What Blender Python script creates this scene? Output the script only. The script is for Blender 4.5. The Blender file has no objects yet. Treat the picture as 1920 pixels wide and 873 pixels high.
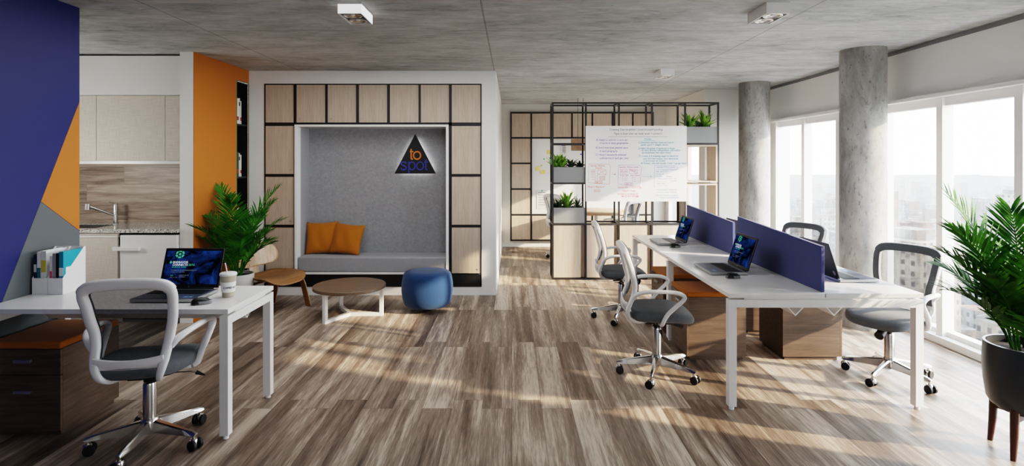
import bpy, math, random
from mathutils import Vector, Matrix, Euler
random.seed(7)
scn = bpy.context.scene
COL = scn.collection
PI = math.pi
R = math.radians
H = 2.65          # ceiling height

# ------------------------------------------------------------------ materials
MATS = {}
class NT:
    """tiny node helper"""
    def __init__(s, name):
        m = bpy.data.materials.new(name); m.use_nodes = True
        s.m = m; s.t = m.node_tree; s.t.nodes.clear()
        s.out = s.n('ShaderNodeOutputMaterial'); s.b = s.n('ShaderNodeBsdfPrincipled')
        s.l(s.b.outputs[0], s.out.inputs[0])
    def n(s, t, **k):
        n = s.t.nodes.new(t)
        for a, b in k.items(): setattr(n, a, b)
        return n
    def l(s, a, b): s.t.links.new(a, b)
    def val(s, sock, v):
        if hasattr(v, 'is_linked') or isinstance(v, bpy.types.NodeSocket): s.l(v, sock)
        else: sock.default_value = v
    def math(s, op, a, b=0.0, c=0.0):
        n = s.n('ShaderNodeMath', operation=op); s.val(n.inputs[0], a); s.val(n.inputs[1], b); s.val(n.inputs[2], c); return n.outputs[0]
    def mix(s, f, a, b, mode='MIX'):
        n = s.n('ShaderNodeMix', data_type='RGBA', blend_type=mode)
        s.val(n.inputs[0], f); s.val(n.inputs[6], a); s.val(n.inputs[7], b); return n.outputs[2]
    def noise(s, vec, scale, detail=4, rough=.55, dist=0):
        n = s.n('ShaderNodeTexNoise'); s.l(vec, n.inputs['Vector'])
        n.inputs['Scale'].default_value = scale; n.inputs['Detail'].default_value = detail
        n.inputs['Roughness'].default_value = rough; n.inputs['Distortion'].default_value = dist
        return n.outputs[0]
    def mapv(s, vec, scale=(1,1,1), loc=(0,0,0), rot=(0,0,0)):
        n = s.n('ShaderNodeMapping'); s.l(vec, n.inputs[0]); n.inputs[1].default_value = loc
        n.inputs[2].default_value = rot; n.inputs[3].default_value = scale; return n.outputs[0]
    def ramp(s, f, stops):
        n = s.n('ShaderNodeValToRGB'); s.l(f, n.inputs[0]); e = n.color_ramp.elements
        while len(e) < len(stops): e.new(.5)
        for i, (p, c) in enumerate(stops): e[i].position = p; e[i].color = c if len(c) == 4 else (*c, 1)
        return n.outputs[0]
    def obj(s): return s.n('ShaderNodeTexCoord').outputs['Object']
    def pos(s): return s.n('ShaderNodeNewGeometry').outputs['Position']
    def bump(s, h, strength=.2, dist=.01):
        n = s.n('ShaderNodeBump'); n.inputs['Strength'].default_value = strength; n.inputs['Distance'].default_value = dist
        s.l(h, n.inputs['Height']); s.l(n.outputs[0], s.b.inputs['Normal'])
    def set(s, **k):
        for a, v in k.items(): s.val(s.b.inputs[a.replace('_', ' ')], v)
        return s.m

def srgb(r, g, b):
    f = lambda c: (c/255/12.92) if c/255 <= .04045 else ((c/255+.055)/1.055)**2.4
    return (f(r), f(g), f(b), 1)

def mat(name, col, rough=.5, metal=0, var=.06, scale=30, bump=0, coat=0, spec=.5):
    """principled with a light procedural variation"""
    if name in MATS: return MATS[name]
    t = NT(name); o = t.obj()
    nz = t.noise(o, scale, 3)
    dark = tuple(c*(1-var) for c in col[:3])+(1,); lite = tuple(min(1, c*(1+var)) for c in col[:3])+(1,)
    c = t.mix(nz, dark, lite)
    t.set(Base_Color=c, Roughness=rough, Metallic=metal)
    t.b.inputs['Specular IOR Level'].default_value = spec
    if coat: t.b.inputs['Coat Weight'].default_value = coat
    if bump: t.bump(nz, bump, .004)
    MATS[name] = t.m; return t.m

def mat_wood(name, c1, c2, axis='Z', rough=.45, scale=1.0, contrast=1.0):
    if name in MATS: return MATS[name]
    t = NT(name); o = t.obj()
    s = {'X': (1.5, 22, 22), 'Y': (22, 1.5, 22), 'Z': (22, 22, 1.5)}[axis]
    v = t.mapv(o, tuple(a*scale for a in s))
    n1 = t.noise(v, 1.6, 6, .6, .4)
    v2 = t.mapv(o, tuple(a*scale*3.2 for a in s)); n2 = t.noise(v2, 2.2, 3, .6)
    f = t.math('ADD', t.math('MULTIPLY', n1, .7), t.math('MULTIPLY', n2, .3))
    f2 = t.ramp(f, [(.5-.17/contrast, (0,0,0)), (.5+.17/contrast, (1,1,1))])
    c = t.mix(f2, c1, c2)
    t.set(Base_Color=c, Roughness=rough); t.bump(f, .06, .002)
    MATS[name] = t.m; return t.m

def mat_fabric(name, c, rough=.95, scale=260, var=.18, sheen=.15):
    if name in MATS: return MATS[name]
    t = NT(name); o = t.obj()
    n1 = t.noise(o, scale, 2); n2 = t.noise(o, scale/9, 3)
    f = t.math('ADD', t.math('MULTIPLY', n1, .7), t.math('MULTIPLY', n2, .3))
    dark = tuple(a*(1-var) for a in c[:3])+(1,); lite = tuple(min(1, a*(1+var)) for a in c[:3])+(1,)
    col = t.mix(t.ramp(f, [(.3, (0,0,0)), (.7, (1,1,1))]), dark, lite)
    t.set(Base_Color=col, Roughness=rough); t.b.inputs['Sheen Weight'].default_value = sheen
    t.b.inputs['Specular IOR Level'].default_value = .2
    t.bump(n1, .25, .002); MATS[name] = t.m; return t.m

def mat_emit(name, col, strength, noise_col=None, scale=6):
    if name in MATS: return MATS[name]
    t = NT(name); t.t.nodes.remove(t.b); e = t.n('ShaderNodeEmission')
    t.l(e.outputs[0], t.out.inputs[0]); e.inputs[1].default_value = strength; e.inputs[0].default_value = col
    if noise_col:
        o = t.obj(); f = t.ramp(t.noise(o, scale, 5, .6, .8), [(.42, (0,0,0)), (.68, (1,1,1))])
        t.l(t.mix(f, col, noise_col), e.inputs[0])
    MATS[name] = t.m; return t.m

def mat_floor():
    t = NT('oak_plank_floor'); p = t.pos()
    sx = t.n('ShaderNodeSeparateXYZ'); t.l(p, sx.inputs[0]); X, Y = sx.outputs[0], sx.outputs[1]
    PW, PL = .191, 1.176
    u = t.math('DIVIDE', X, PW); i = t.math('FLOOR', u); fu = t.math('SUBTRACT', u, i)
    par = t.math('FLOORED_MODULO', i, 2)
    yy = t.math('ADD', t.math('SUBTRACT', Y, 3.65), t.math('MULTIPLY', par, .127))
    v = t.math('DIVIDE', yy, PL); j = t.math('FLOOR', v); fv = t.math('SUBTRACT', v, j)
    cb = t.n('ShaderNodeCombineXYZ'); t.l(i, cb.inputs[0]); t.l(j, cb.inputs[1])
    wn = t.n('ShaderNodeTexWhiteNoise', noise_dimensions='2D'); t.l(cb.outputs[0], wn.inputs[0])
    rnd = wn.outputs[0]
    # grain, each plank shifted by its own random number
    gz = t.n('ShaderNodeCombineXYZ'); t.l(X, gz.inputs[0]); t.l(Y, gz.inputs[1]); t.l(t.math('MULTIPLY', rnd, 40), gz.inputs[2])
    g1 = t.noise(t.mapv(gz.outputs[0], (11, .75, 1)), 1.0, 5, .6, .5)
    g2 = t.noise(t.mapv(gz.outputs[0], (70, 2.2, 1)), 1.0, 4, .65, .3)
    g3 = t.noise(t.mapv(gz.outputs[0], (160, 9, 1)), 1.0, 2, .6)
    f = t.math('ADD', t.math('MULTIPLY', g1, .62), t.math('MULTIPLY', g2, .28))
    f = t.math('ADD', f, t.math('MULTIPLY', t.math('SUBTRACT', g3, .15), .24))
    f = t.math('ADD', f, t.math('MULTIPLY', t.math('SUBTRACT', rnd, .5), .15))
    c = t.ramp(f, [(.35, srgb(70, 59, 51)), (.45, srgb(106, 91, 80)), (.55, srgb(136, 121, 108)), (.67, srgb(188, 173, 158))])
    # seams
    eu = t.math('MINIMUM', fu, t.math('SUBTRACT', 1, fu)); ev = t.math('MINIMUM', fv, t.math('SUBTRACT', 1, fv))
    su = t.math('LESS_THAN', eu, .009); sv = t.math('LESS_THAN', ev, .0018)
    seam = t.math('MAXIMUM', su, sv)
    c = t.mix(t.math('MULTIPLY', seam, .45), c, srgb(60, 46, 36))
    r = t.math('ADD', t.math('MULTIPLY', g2, .25), .26)
    t.set(Base_Color=c, Roughness=r); t.b.inputs['Specular IOR Level'].default_value = .22
    h = t.math('SUBTRACT', t.math('MULTIPLY', g2, .3), seam); t.bump(h, .15, .002)
    return t.m

def mat_ceiling():
    t = NT('board_marked_concrete'); p = t.pos()
    n1 = t.noise(t.mapv(p, (.9, 2.2, 1)), 1.0, 8, .62, .6)
    n2 = t.noise(t.mapv(p, (4, 11, 1)), 1.3, 6, .68, .5)
    n3 = t.noise(t.mapv(p, (9, 22, 1)), 2.0, 4, .7)
    f = t.math('ADD', t.math('MULTIPLY', n1, .5), t.math('MULTIPLY', n2, .5))
    c = t.ramp(f, [(.30, srgb(108, 110, 110)), (.44, srgb(164, 167, 167)), (.58, srgb(192, 195, 195)), (.72, srgb(212, 214, 214))])
    fl = t.ramp(n3, [(.27, (1,1,1)), (.36, (0,0,0))]); c = t.mix(t.math('MULTIPLY', fl, .65), c, srgb(70, 69, 66))
    sx = t.n('ShaderNodeSeparateXYZ'); t.l(p, sx.inputs[0])
    def seam(co, off, per, w):
        v = t.math('FLOORED_MODULO', t.math('ADD', t.math('SUBTRACT', co, off), per/2), per)
        return t.math('LESS_THAN', t.math('ABSOLUTE', t.math('SUBTRACT', v, per/2)), w)
    s = t.math('MAXIMUM', seam(sx.outputs[0], -.21, 2.3, .006), seam(sx.outputs[1], 4.54, 1.31, .006))
    c = t.mix(t.math('MULTIPLY', s, .5), c, srgb(88, 88, 86))
    t.set(Base_Color=c, Roughness=.85); t.bump(n2, .12, .006); return t.m

def mat_column():
    t = NT('raw_concrete'); p = t.pos()
    n1 = t.noise(t.mapv(p, (3, 3, 1.2)), 1.4, 7, .65, .3); n2 = t.noise(t.mapv(p, (22, 22, 9)), 1.6, 5, .7)
    c = t.ramp(n1, [(.3, srgb(104, 103, 99)), (.5, srgb(148, 147, 143)), (.7, srgb(180, 179, 174))])
    fl = t.ramp(n2, [(.34, (1,1,1)), (.44, (0,0,0))]); c = t.mix(t.math('MULTIPLY', fl, .6), c, srgb(78, 77, 74))
    t.set(Base_Color=c, Roughness=.8); t.bump(n2, .25, .006); return t.m

def mat_planks_h(name):
    """horizontal grey-brown plank splashback (XZ plane)"""
    t = NT(name); p = t.pos(); sx = t.n('ShaderNodeSeparateXYZ'); t.l(p, sx.inputs[0]); X, Z = sx.outputs[0], sx.outputs[2]
    v = t.math('DIVIDE', Z, .19); j = t.math('FLOOR', v); fv = t.math('SUBTRACT', v, j)
    wn1 = t.n('ShaderNodeTexWhiteNoise', noise_dimensions='1D'); t.l(j, wn1.inputs['W'])
    u = t.math('ADD', t.math('DIVIDE', X, 1.17), wn1.outputs[0]); i = t.math('FLOOR', u); fu = t.math('SUBTRACT', u, i)
    cb = t.n('ShaderNodeCombineXYZ'); t.l(i, cb.inputs[0]); t.l(j, cb.inputs[1])
    wn = t.n('ShaderNodeTexWhiteNoise', noise_dimensions='2D'); t.l(cb.outputs[0], wn.inputs[0])
    gz = t.n('ShaderNodeCombineXYZ'); t.l(X, gz.inputs[0]); t.l(Z, gz.inputs[2]); t.l(t.math('MULTIPLY', wn.outputs[0], 30), gz.inputs[1])
    g = t.noise(t.mapv(gz.outputs[0], (1.5, 1, 20)), 1.4, 6, .65, .5)
    f = t.math('ADD', g, t.math('MULTIPLY', t.math('SUBTRACT', wn.outputs[0], .5), .25))
    c = t.ramp(f, [(.3, srgb(112, 96, 84)), (.5, srgb(156, 140, 126)), (.7, srgb(186, 172, 158))])
    e = t.math('MAXIMUM', t.math('LESS_THAN', fv, .012), t.math('LESS_THAN', fu, .002))
    c = t.mix(t.math('MULTIPLY', e, .5), c, srgb(80, 68, 60)); t.set(Base_Color=c, Roughness=.4); return t.m

def mat_linen(name, c):
    t = NT(name); o = t.obj()
    a = t.noise(t.mapv(o, (120, 120, 6)), 1.5, 3); b = t.noise(t.mapv(o, (6, 6, 140)), 1.5, 3)
    f = t.math('MULTIPLY', t.math('ADD', a, b), .5)
    col = t.mix(t.ramp(f, [(.35, (0,0,0)), (.65, (1,1,1))]), tuple(x*.82 for x in c[:3])+(1,), tuple(min(1, x*1.1) for x in c[:3])+(1,))
    t.set(Base_Color=col, Roughness=.6); return t.m

def mat_granite():
    t = NT('granite'); o = t.pos(); n = t.n('ShaderNodeTexVoronoi'); t.l(o, n.inputs['Vector']); n.inputs['Scale'].default_value = 130
    sp = t.n('ShaderNodeSeparateColor'); t.l(n.outputs['Color'], sp.inputs[0])
    c = t.ramp(sp.outputs[0], [(0, srgb(90, 88, 84)), (.25, srgb(150, 147, 140)), (.6, srgb(205, 203, 198)), (1, srgb(228, 226, 222))])
    t.set(Base_Color=c, Roughness=.12); return t.m

def mat_mesh(name, col, opac):
    t = NT(name); tr = t.n('ShaderNodeBsdfTransparent'); mx = t.n('ShaderNodeMixShader')
    o = t.obj(); n = t.noise(o, 90, 2); f = t.math('ADD', opac-.06, t.math('MULTIPLY', n, .12))
    t.l(f, mx.inputs[0]); t.l(tr.outputs[0], mx.inputs[1]); t.l(t.b.outputs[0], mx.inputs[2]); t.l(mx.outputs[0], t.out.inputs[0])
    t.set(Base_Color=col, Roughness=.8); return t.m

def mat_glass(name, tint=(1,1,1,1), refl=.06):
    t = NT(name); t.t.nodes.remove(t.b)
    tr = t.n('ShaderNodeBsdfTransparent'); tr.inputs[0].default_value = tint
    gl = t.n('ShaderNodeBsdfGlossy'); gl.inputs['Roughness'].default_value = .01
    lw = t.n('ShaderNodeLayerWeight'); lw.inputs[0].default_value = .25
    f = t.math('MULTIPLY', lw.outputs['Fresnel'], refl*5)
    mx = t.n('ShaderNodeMixShader'); t.l(f, mx.inputs[0]); t.l(tr.outputs[0], mx.inputs[1]); t.l(gl.outputs[0], mx.inputs[2])
    t.l(mx.outputs[0], t.out.inputs[0]); return t.m

def mat_leaf(name, c1, c2):
    t = NT(name); o = t.obj(); n = t.noise(o, 9, 3)
    c = t.mix(t.ramp(n, [(.35, (0,0,0)), (.65, (1,1,1))]), c1, c2)
    t.set(Base_Color=c, Roughness=.6); t.b.inputs['Specular IOR Level'].default_value = .12
    tl = t.n('ShaderNodeBsdfTranslucent'); t.l(c, tl.inputs[0]); mx = t.n('ShaderNodeMixShader'); mx.inputs[0].default_value = .12
    t.l(t.b.outputs[0], mx.inputs[1]); t.l(tl.outputs[0], mx.inputs[2]); t.l(mx.outputs[0], t.out.inputs[0]); return t.m

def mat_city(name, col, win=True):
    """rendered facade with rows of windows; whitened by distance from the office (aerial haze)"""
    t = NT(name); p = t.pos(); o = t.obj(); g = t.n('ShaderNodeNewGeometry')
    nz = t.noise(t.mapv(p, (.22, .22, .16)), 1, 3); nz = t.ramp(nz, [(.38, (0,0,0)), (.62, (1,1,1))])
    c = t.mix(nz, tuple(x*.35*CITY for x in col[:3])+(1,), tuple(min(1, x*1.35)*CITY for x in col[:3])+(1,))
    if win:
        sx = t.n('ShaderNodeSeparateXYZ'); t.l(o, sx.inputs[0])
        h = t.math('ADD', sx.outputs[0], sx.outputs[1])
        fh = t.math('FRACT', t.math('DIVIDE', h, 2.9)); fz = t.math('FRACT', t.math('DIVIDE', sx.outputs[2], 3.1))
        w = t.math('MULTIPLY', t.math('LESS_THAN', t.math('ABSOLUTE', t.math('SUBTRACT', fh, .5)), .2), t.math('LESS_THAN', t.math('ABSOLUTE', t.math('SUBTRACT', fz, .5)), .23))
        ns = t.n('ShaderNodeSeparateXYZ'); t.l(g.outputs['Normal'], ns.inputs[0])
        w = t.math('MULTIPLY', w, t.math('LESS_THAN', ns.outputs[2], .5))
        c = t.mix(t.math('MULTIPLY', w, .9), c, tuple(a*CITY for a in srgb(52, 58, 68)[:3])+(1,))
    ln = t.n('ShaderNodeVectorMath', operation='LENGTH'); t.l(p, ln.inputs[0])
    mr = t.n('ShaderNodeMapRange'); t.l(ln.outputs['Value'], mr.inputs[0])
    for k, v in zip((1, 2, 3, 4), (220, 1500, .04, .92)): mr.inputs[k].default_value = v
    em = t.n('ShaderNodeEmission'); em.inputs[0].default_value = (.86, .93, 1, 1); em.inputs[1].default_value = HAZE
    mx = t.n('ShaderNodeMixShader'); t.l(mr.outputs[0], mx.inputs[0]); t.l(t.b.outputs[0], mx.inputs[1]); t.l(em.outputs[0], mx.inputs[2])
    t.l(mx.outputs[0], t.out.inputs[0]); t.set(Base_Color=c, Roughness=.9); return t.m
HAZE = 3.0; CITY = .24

# ------------------------------------------------------------------ mesh builder
class B:
    def __init__(s): s.v = []; s.f = []
    def add(s, vs, fs):
        o = len(s.v); s.v += [tuple(v) for v in vs]; s.f += [tuple(i+o for i in f) for f in fs]; return s
    def box(s, x0, x1, y0, y1, z0, z1):
        return s.add([(x0,y0,z0),(x1,y0,z0),(x1,y1,z0),(x0,y1,z0),(x0,y0,z1),(x1,y0,z1),(x1,y1,z1),(x0,y1,z1)],
                     [(3,2,1,0),(4,5,6,7),(0,1,5,4),(1,2,6,5),(2,3,7,6),(3,0,4,7)])
    def lathe(s, prof, n=32, c=(0,0,0), ex=None, cap=True):
        """prof: (r,z) from bottom to top; ends with r==0 are closed"""
        vs = []; fs = []
        for r, z in prof:
            for k in range(n):
                a = 2*PI*k/n; ca, sa = math.cos(a), math.sin(a)
                if ex:
                    q = (abs(ca)**ex+abs(sa)**ex)**(-1/ex)
                else: q = 1
                vs.append((c[0]+r*q*ca, c[1]+r*q*sa, c[2]+z))
        for i in range(len(prof)-1):
            for k in range(n):
                a, b = i*n+k, i*n+(k+1) % n; fs.append((a, b, b+n, a+n))
        if cap and prof[0][0] > 1e-6: fs.append(tuple(range(n-1, -1, -1)))
        if cap and prof[-1][0] > 1e-6: fs.append(tuple(range((len(prof)-1)*n, len(prof)*n)))
        return s.add(vs, fs)
    def cyl(s, a, b, r, n=16, r2=None):
        a = Vector(a); b = Vector(b); r2 = r if r2 is None else r2; d = (b-a).normalized()
        h = Vector((0,0,1)) if abs(d.z) < .9 else Vector((1,0,0)); u = d.cross(h).normalized(); w = d.cross(u)
        vs = []
        for p, rr in ((a, r), (b, r2)):
            for k in range(n):
                t = 2*PI*k/n; vs.append(p+u*rr*math.cos(t)+w*rr*math.sin(t))
        fs = [(k, n+k, n+(k+1) % n, (k+1) % n) for k in range(n)]+[tuple(range(n)), tuple(range(2*n-1, n-1, -1))]
        return s.add(vs, fs)
    def sweep(s, pts, w, t, hint, n=10, cap=True, e=2.5):
        """elliptic-section sweep; w/t half sizes (number or list); hint = thickness direction (vector or list)"""
        P = [Vector(p) for p in pts]; N = len(P); vs = []; fs = []
        for i in range(N):
            T = (P[min(i+1, N-1)]-P[max(i-1, 0)]).normalized()
            D = Vector(hint[i] if isinstance(hint, list) else hint); D = (D-T*T.dot(D))
            D = D.normalized(); W = T.cross(D)
            ww = w[i] if isinstance(w, list) else w; tt = t[i] if isinstance(t, list) else t
            for k in range(n):
                a = 2*PI*(k+.5)/n; ca, sa = math.cos(a), math.sin(a)
                ca = math.copysign(abs(ca)**(2/e), ca); sa = math.copysign(abs(sa)**(2/e), sa)
                vs.append(P[i]+W*ww*ca+D*tt*sa)
        for i in range(N-1):
            for k in range(n):
                a, b = i*n+k, i*n+(k+1) % n; fs.append((a, b, b+n, a+n))
        if cap: fs.append(tuple(range(n-1, -1, -1))); fs.append(tuple(range((N-1)*n, N*n)))
        return s.add(vs, fs)
    def prism(s, poly, a, b, axis='Y'):
        """extrude a 2-D polygon along an axis between a and b. axis Y: poly=(x,z); X: poly=(y,z); Z: poly=(x,y)"""
        f = {'Y': lambda p, q: (p[0], q, p[1]), 'X': lambda p, q: (q, p[0], p[1]), 'Z': lambda p, q: (p[0], p[1], q)}[axis]
        n = len(poly); vs = [f(p, a) for p in poly]+[f(p, b) for p in poly]
        fs = [(k, (k+1) % n, n+(k+1) % n, n+k) for k in range(n)]+[tuple(range(n-1, -1, -1)), tuple(range(n, 2*n))]
        return s.add(vs, fs)
    def grid(s, fn, nu, nv):
        vs = [fn(i/nu, j/nv) for j in range(nv+1) for i in range(nu+1)]
        fs = [(j*(nu+1)+i, j*(nu+1)+i+1, (j+1)*(nu+1)+i+1, (j+1)*(nu+1)+i) for j in range(nv) for i in range(nu)]
        return s.add(vs, fs)
    def xf(s, M):
        s.v = [tuple(M @ Vector(v)) for v in s.v]; return s

def cr(pts, n=6):
    """Catmull-Rom resample of tuples of any size"""
    out = []; N = len(pts)
    for i in range(N-1):
        p0, p1, p2, p3 = pts[max(i-1, 0)], pts[i], pts[i+1], pts[min(i+2, N-1)]
        for k in range(n):
            t = k/n
            out.append(tuple(.5*(2*b+(c-a)*t+(2*a-5*b+4*c-d)*t*t+(3*b-a-3*c+d)*t**3) for a, b, c, d in zip(p0, p1, p2, p3)))
    out.append(tuple(pts[-1])); return out

def mk(name, b, m, parent=None, off=(0,0,0), smooth=True, bevel=0, subs=0, solid=0, ang=40, recalc=True):
    """one mesh object from a builder; off is subtracted from the coordinates"""
    me = bpy.data.meshes.new(name)
    me.from_pydata([(v[0]-off[0], v[1]-off[1], v[2]-off[2]) for v in b.v], [], b.f)
    if recalc:
        import bmesh
        bm = bmesh.new(); bm.from_mesh(me); bmesh.ops.recalc_face_normals(bm, faces=bm.faces); bm.to_mesh(me); bm.free()
    if smooth:
        me.polygons.foreach_set('use_smooth', [True]*len(me.polygons)); me.set_sharp_from_angle(angle=R(ang))
    me.materials.append(m)
    o = bpy.data.objects.new(name, me); COL.objects.link(o)
    if parent: o.parent = parent
    else: o.location = off
    if solid:
        k = o.modifiers.new('Solidify', 'SOLIDIFY'); k.thickness = solid; k.offset = 0
    if bevel:
        k = o.modifiers.new('Bevel', 'BEVEL'); k.width = bevel; k.segments = 2; k.limit_method = 'ANGLE'; k.angle_limit = R(50)
    if subs:
        k = o.modifiers.new('Subsurf', 'SUBSURF'); k.levels = subs; k.render_levels = subs
    return o

def thing(name, label, cat, loc=(0,0,0), rz=0, group=None):
    o = bpy.data.objects.new(name, None); COL.objects.link(o); o.location = loc; o.rotation_euler = (0,0,rz)
    o.empty_display_size = .1
    return tag(o, label, cat, group)
def tag(o, label=None, cat=None, group=None, kind=None):
    if label: o['label'] = label
    if cat: o['category'] = cat
    if group: o['group'] = group
    if kind: o['kind'] = kind
    return o
def struct(name, b, m, parent=None, **k):
    o = mk(name, b, m, parent, **k)
    if not parent: o['kind'] = 'structure'
    return o
def copy_tree(o, parent=None):
    c = o.copy(); COL.objects.link(c); c.parent = parent
    for ch in list(o.children): copy_tree(ch, c)
    return c
def dup(o, loc, rz, label, group=None):
    c = copy_tree(o); c.location = loc; c.rotation_euler = (0,0,rz); c['label'] = label
    if group: c['group'] = group
    return c

FRONT = lambda x, y, z: (x, -z, y)       # text facing -Y
BACK = lambda x, y, z: (-x, z, y)        # text facing +Y
RIGHT = lambda x, y, z: (z, x, y)        # text facing +X
FLAT = lambda x, y, z: (x, y, z)
def text(name, lines, m, parent, mp=FRONT, loc=(0,0,0), bold=0.0, shear=0.0, xf=None):
    """lines: list of (string, size, x, y, align[, fit_width]); all of them become one mesh"""
    b = B()
    for ln in lines:
        st, size, x, y, al = ln[:5]
        cu = bpy.data.curves.new('t', 'FONT'); cu.body = st; cu.size = size; cu.align_x = al; cu.offset = bold*size; cu.shear = shear
        cu.resolution_u = 2; cu.fill_mode = 'FRONT'
        ob = bpy.data.objects.new('t', cu); me = bpy.data.meshes.new_from_object(ob)
        vs = [tuple(v.co) for v in me.vertices]; k = 1
        if len(ln) > 5 and vs:
            w = max(v[0] for v in vs)-min(v[0] for v in vs); k = ln[5]/w if w else 1
        vs = [(v[0]*k+x, v[1]+y, 0) for v in vs]
        if xf: vs = [xf(*v) for v in vs]
        else: vs = [tuple(a+c for a, c in zip(mp(*v), loc)) for v in vs]
        b.add(vs, [tuple(p.vertices) for p in me.polygons])
        bpy.data.objects.remove(ob); bpy.data.curves.remove(cu); bpy.data.meshes.remove(me)
    return mk(name, b, m, parent, smooth=False, recalc=False)

# ------------------------------------------------------------------ palette
M_wall = mat('white_paint', srgb(226, 226, 224), .8, var=.02, scale=6)
M_wallw = mat('warm_white_paint', srgb(222, 220, 215), .8, var=.02, scale=6)
M_blue = mat('navy_paint', srgb(36, 41, 112), .65, var=.03)
M_orange = mat('orange_paint', srgb(182, 110, 38), .65, var=.03)
M_greyp = mat('slate_paint', srgb(88, 94, 97), .65, var=.03)
M_black = mat('black_satin', srgb(28, 28, 30), .45, var=.05)
M_blackm = mat('black_plastic', srgb(19, 19, 21), .5, var=.05)
M_steel = mat('dark_steel', srgb(46, 44, 44), .45, metal=.2, var=.05)
M_oak = mat_wood('pale_oak_veneer', srgb(168, 151, 134), srgb(196, 181, 164), 'Z', .5)
M_oakshade = mat_wood('oak_shaded', srgb(150, 134, 120), srgb(176, 160, 146), 'Z', .5)  # darkened oak, shade put into the colour of the shelving cabinets
M_walnut = mat_wood('walnut_veneer_y', srgb(66, 53, 44), srgb(100, 82, 68), 'Y', .45)
M_walnutx = mat_wood('walnut_veneer_x', srgb(74, 59, 49), srgb(108, 88, 73), 'X', .45)
M_tabletop = mat_wood('table_walnut', srgb(98, 80, 66), srgb(124, 104, 87), 'X', .4)
M_ply = mat_wood('walnut_plywood', srgb(112, 78, 46), srgb(156, 114, 72), 'X', .35)
M_plyb = mat_wood('ash_plywood', srgb(156, 124, 92), srgb(194, 164, 130), 'Z', .35)
M_redleg = mat_wood('dark_mahogany', srgb(52, 26, 20), srgb(84, 44, 34), 'Z', .35)
M_white = mat('white_lacquer', srgb(232, 232, 231), .22, var=.01)
M_whitem = mat('white_metal', srgb(230, 230, 229), .35, var=.02)
M_whitep = mat('white_plastic', srgb(226, 226, 227), .3, var=.02)
M_chrome = mat('polished_aluminium', srgb(206, 204, 202), .22, metal=1, var=.04)
M_steelb = mat('brushed_steel', srgb(150, 150, 150), .25, metal=1, var=.04)
M_seat = mat_fabric('charcoal_fabric', srgb(94, 97, 101))
M_trim = mat('graphite_plastic', srgb(82, 85, 86), .5)
M_mesh = mat_mesh('mesh_weave', srgb(44, 46, 48), .69)
M_feltw = mat_fabric('grey_felt', srgb(148, 149, 152), scale=240, var=.3)
M_felts = mat_fabric('grey_felt_smooth', srgb(148, 149, 152), scale=260, var=.12)
M_ocush = mat_fabric('orange_fabric', srgb(168, 105, 32), var=.1)
M_opad = mat_fabric('orange_felt_pad', srgb(158, 96, 30), var=.1)
M_pouf = mat_fabric('blue_fabric', srgb(36, 62, 98), var=.12)
M_navy = mat_fabric('navy_screen_fabric', srgb(76, 82, 126), var=.08, scale=300)
M_concpot = mat('pale_concrete', srgb(186, 185, 182), .75, var=.08, scale=12)
M_darkpot = mat('charcoal_ceramic', srgb(54, 57, 60), .35, var=.04)
M_greybox = mat('grey_metal', srgb(128, 129, 130), .5, var=.03)
M_soil = mat('soil', srgb(34, 27, 22), .95, var=.4, scale=80, bump=.6)
M_leaf = mat_leaf('palm_leaf', srgb(28, 72, 24), srgb(74, 126, 44))
M_leafd = mat_leaf('palm_leaf_dark', srgb(26, 78, 24), srgb(70, 132, 44))
M_leafy = mat_leaf('succulent_leaf', srgb(78, 126, 46), srgb(148, 184, 82))
M_leafg = mat_leaf('grey_green_leaf', srgb(56, 74, 56), srgb(104, 118, 98))
M_stem = mat('palm_stem', srgb(92, 118, 52), .5, var=.2)
M_linen = mat_linen('linen_laminate', srgb(206, 198, 188))
M_granite = mat_granite()
M_glass = mat_glass('window_glass')
M_screen = mat_emit('laptop_screen', srgb(6, 9, 22), .55, srgb(44, 80, 150), 11)
M_screen_w = mat_emit('screen_white', srgb(215, 220, 226), .8)
M_screen_g = mat_emit('screen_green', srgb(82, 170, 130), .8)
M_grey = mat('mid_grey', srgb(120, 121, 122), .5)
M_alu = mat('silver', srgb(176, 177, 178), .3, metal=.8, var=.03)
M_paper = mat('paper', srgb(236, 236, 236), .6, var=.01)
M_teal = mat('teal_print', srgb(24, 150, 172), .5)
M_tealline = mat('teal_edge', srgb(20, 120, 108), .5)
M_navyb = mat('navy_print', srgb(28, 36, 80), .5)
M_sand = mat('sand_card', srgb(176, 165, 146), .7)
M_led = mat_emit('led_strip', (1, .98, .95, 1), 9)
SKY, VIEW, LOOK, EXPO = 15.0, 'Filmic', 'High Contrast', 0.15
# ================================================================== THE SETTING
XL, XR = -3.03, 3.72
struct('floor', B().box(-5.4, 3.72, -2.1, 10.4, -.12, 0), mat_floor(), smooth=False)
struct('ceiling', B().box(-5.4, 3.95, -2.1, 10.4, H, H+.2), mat_ceiling(), smooth=False)

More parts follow.
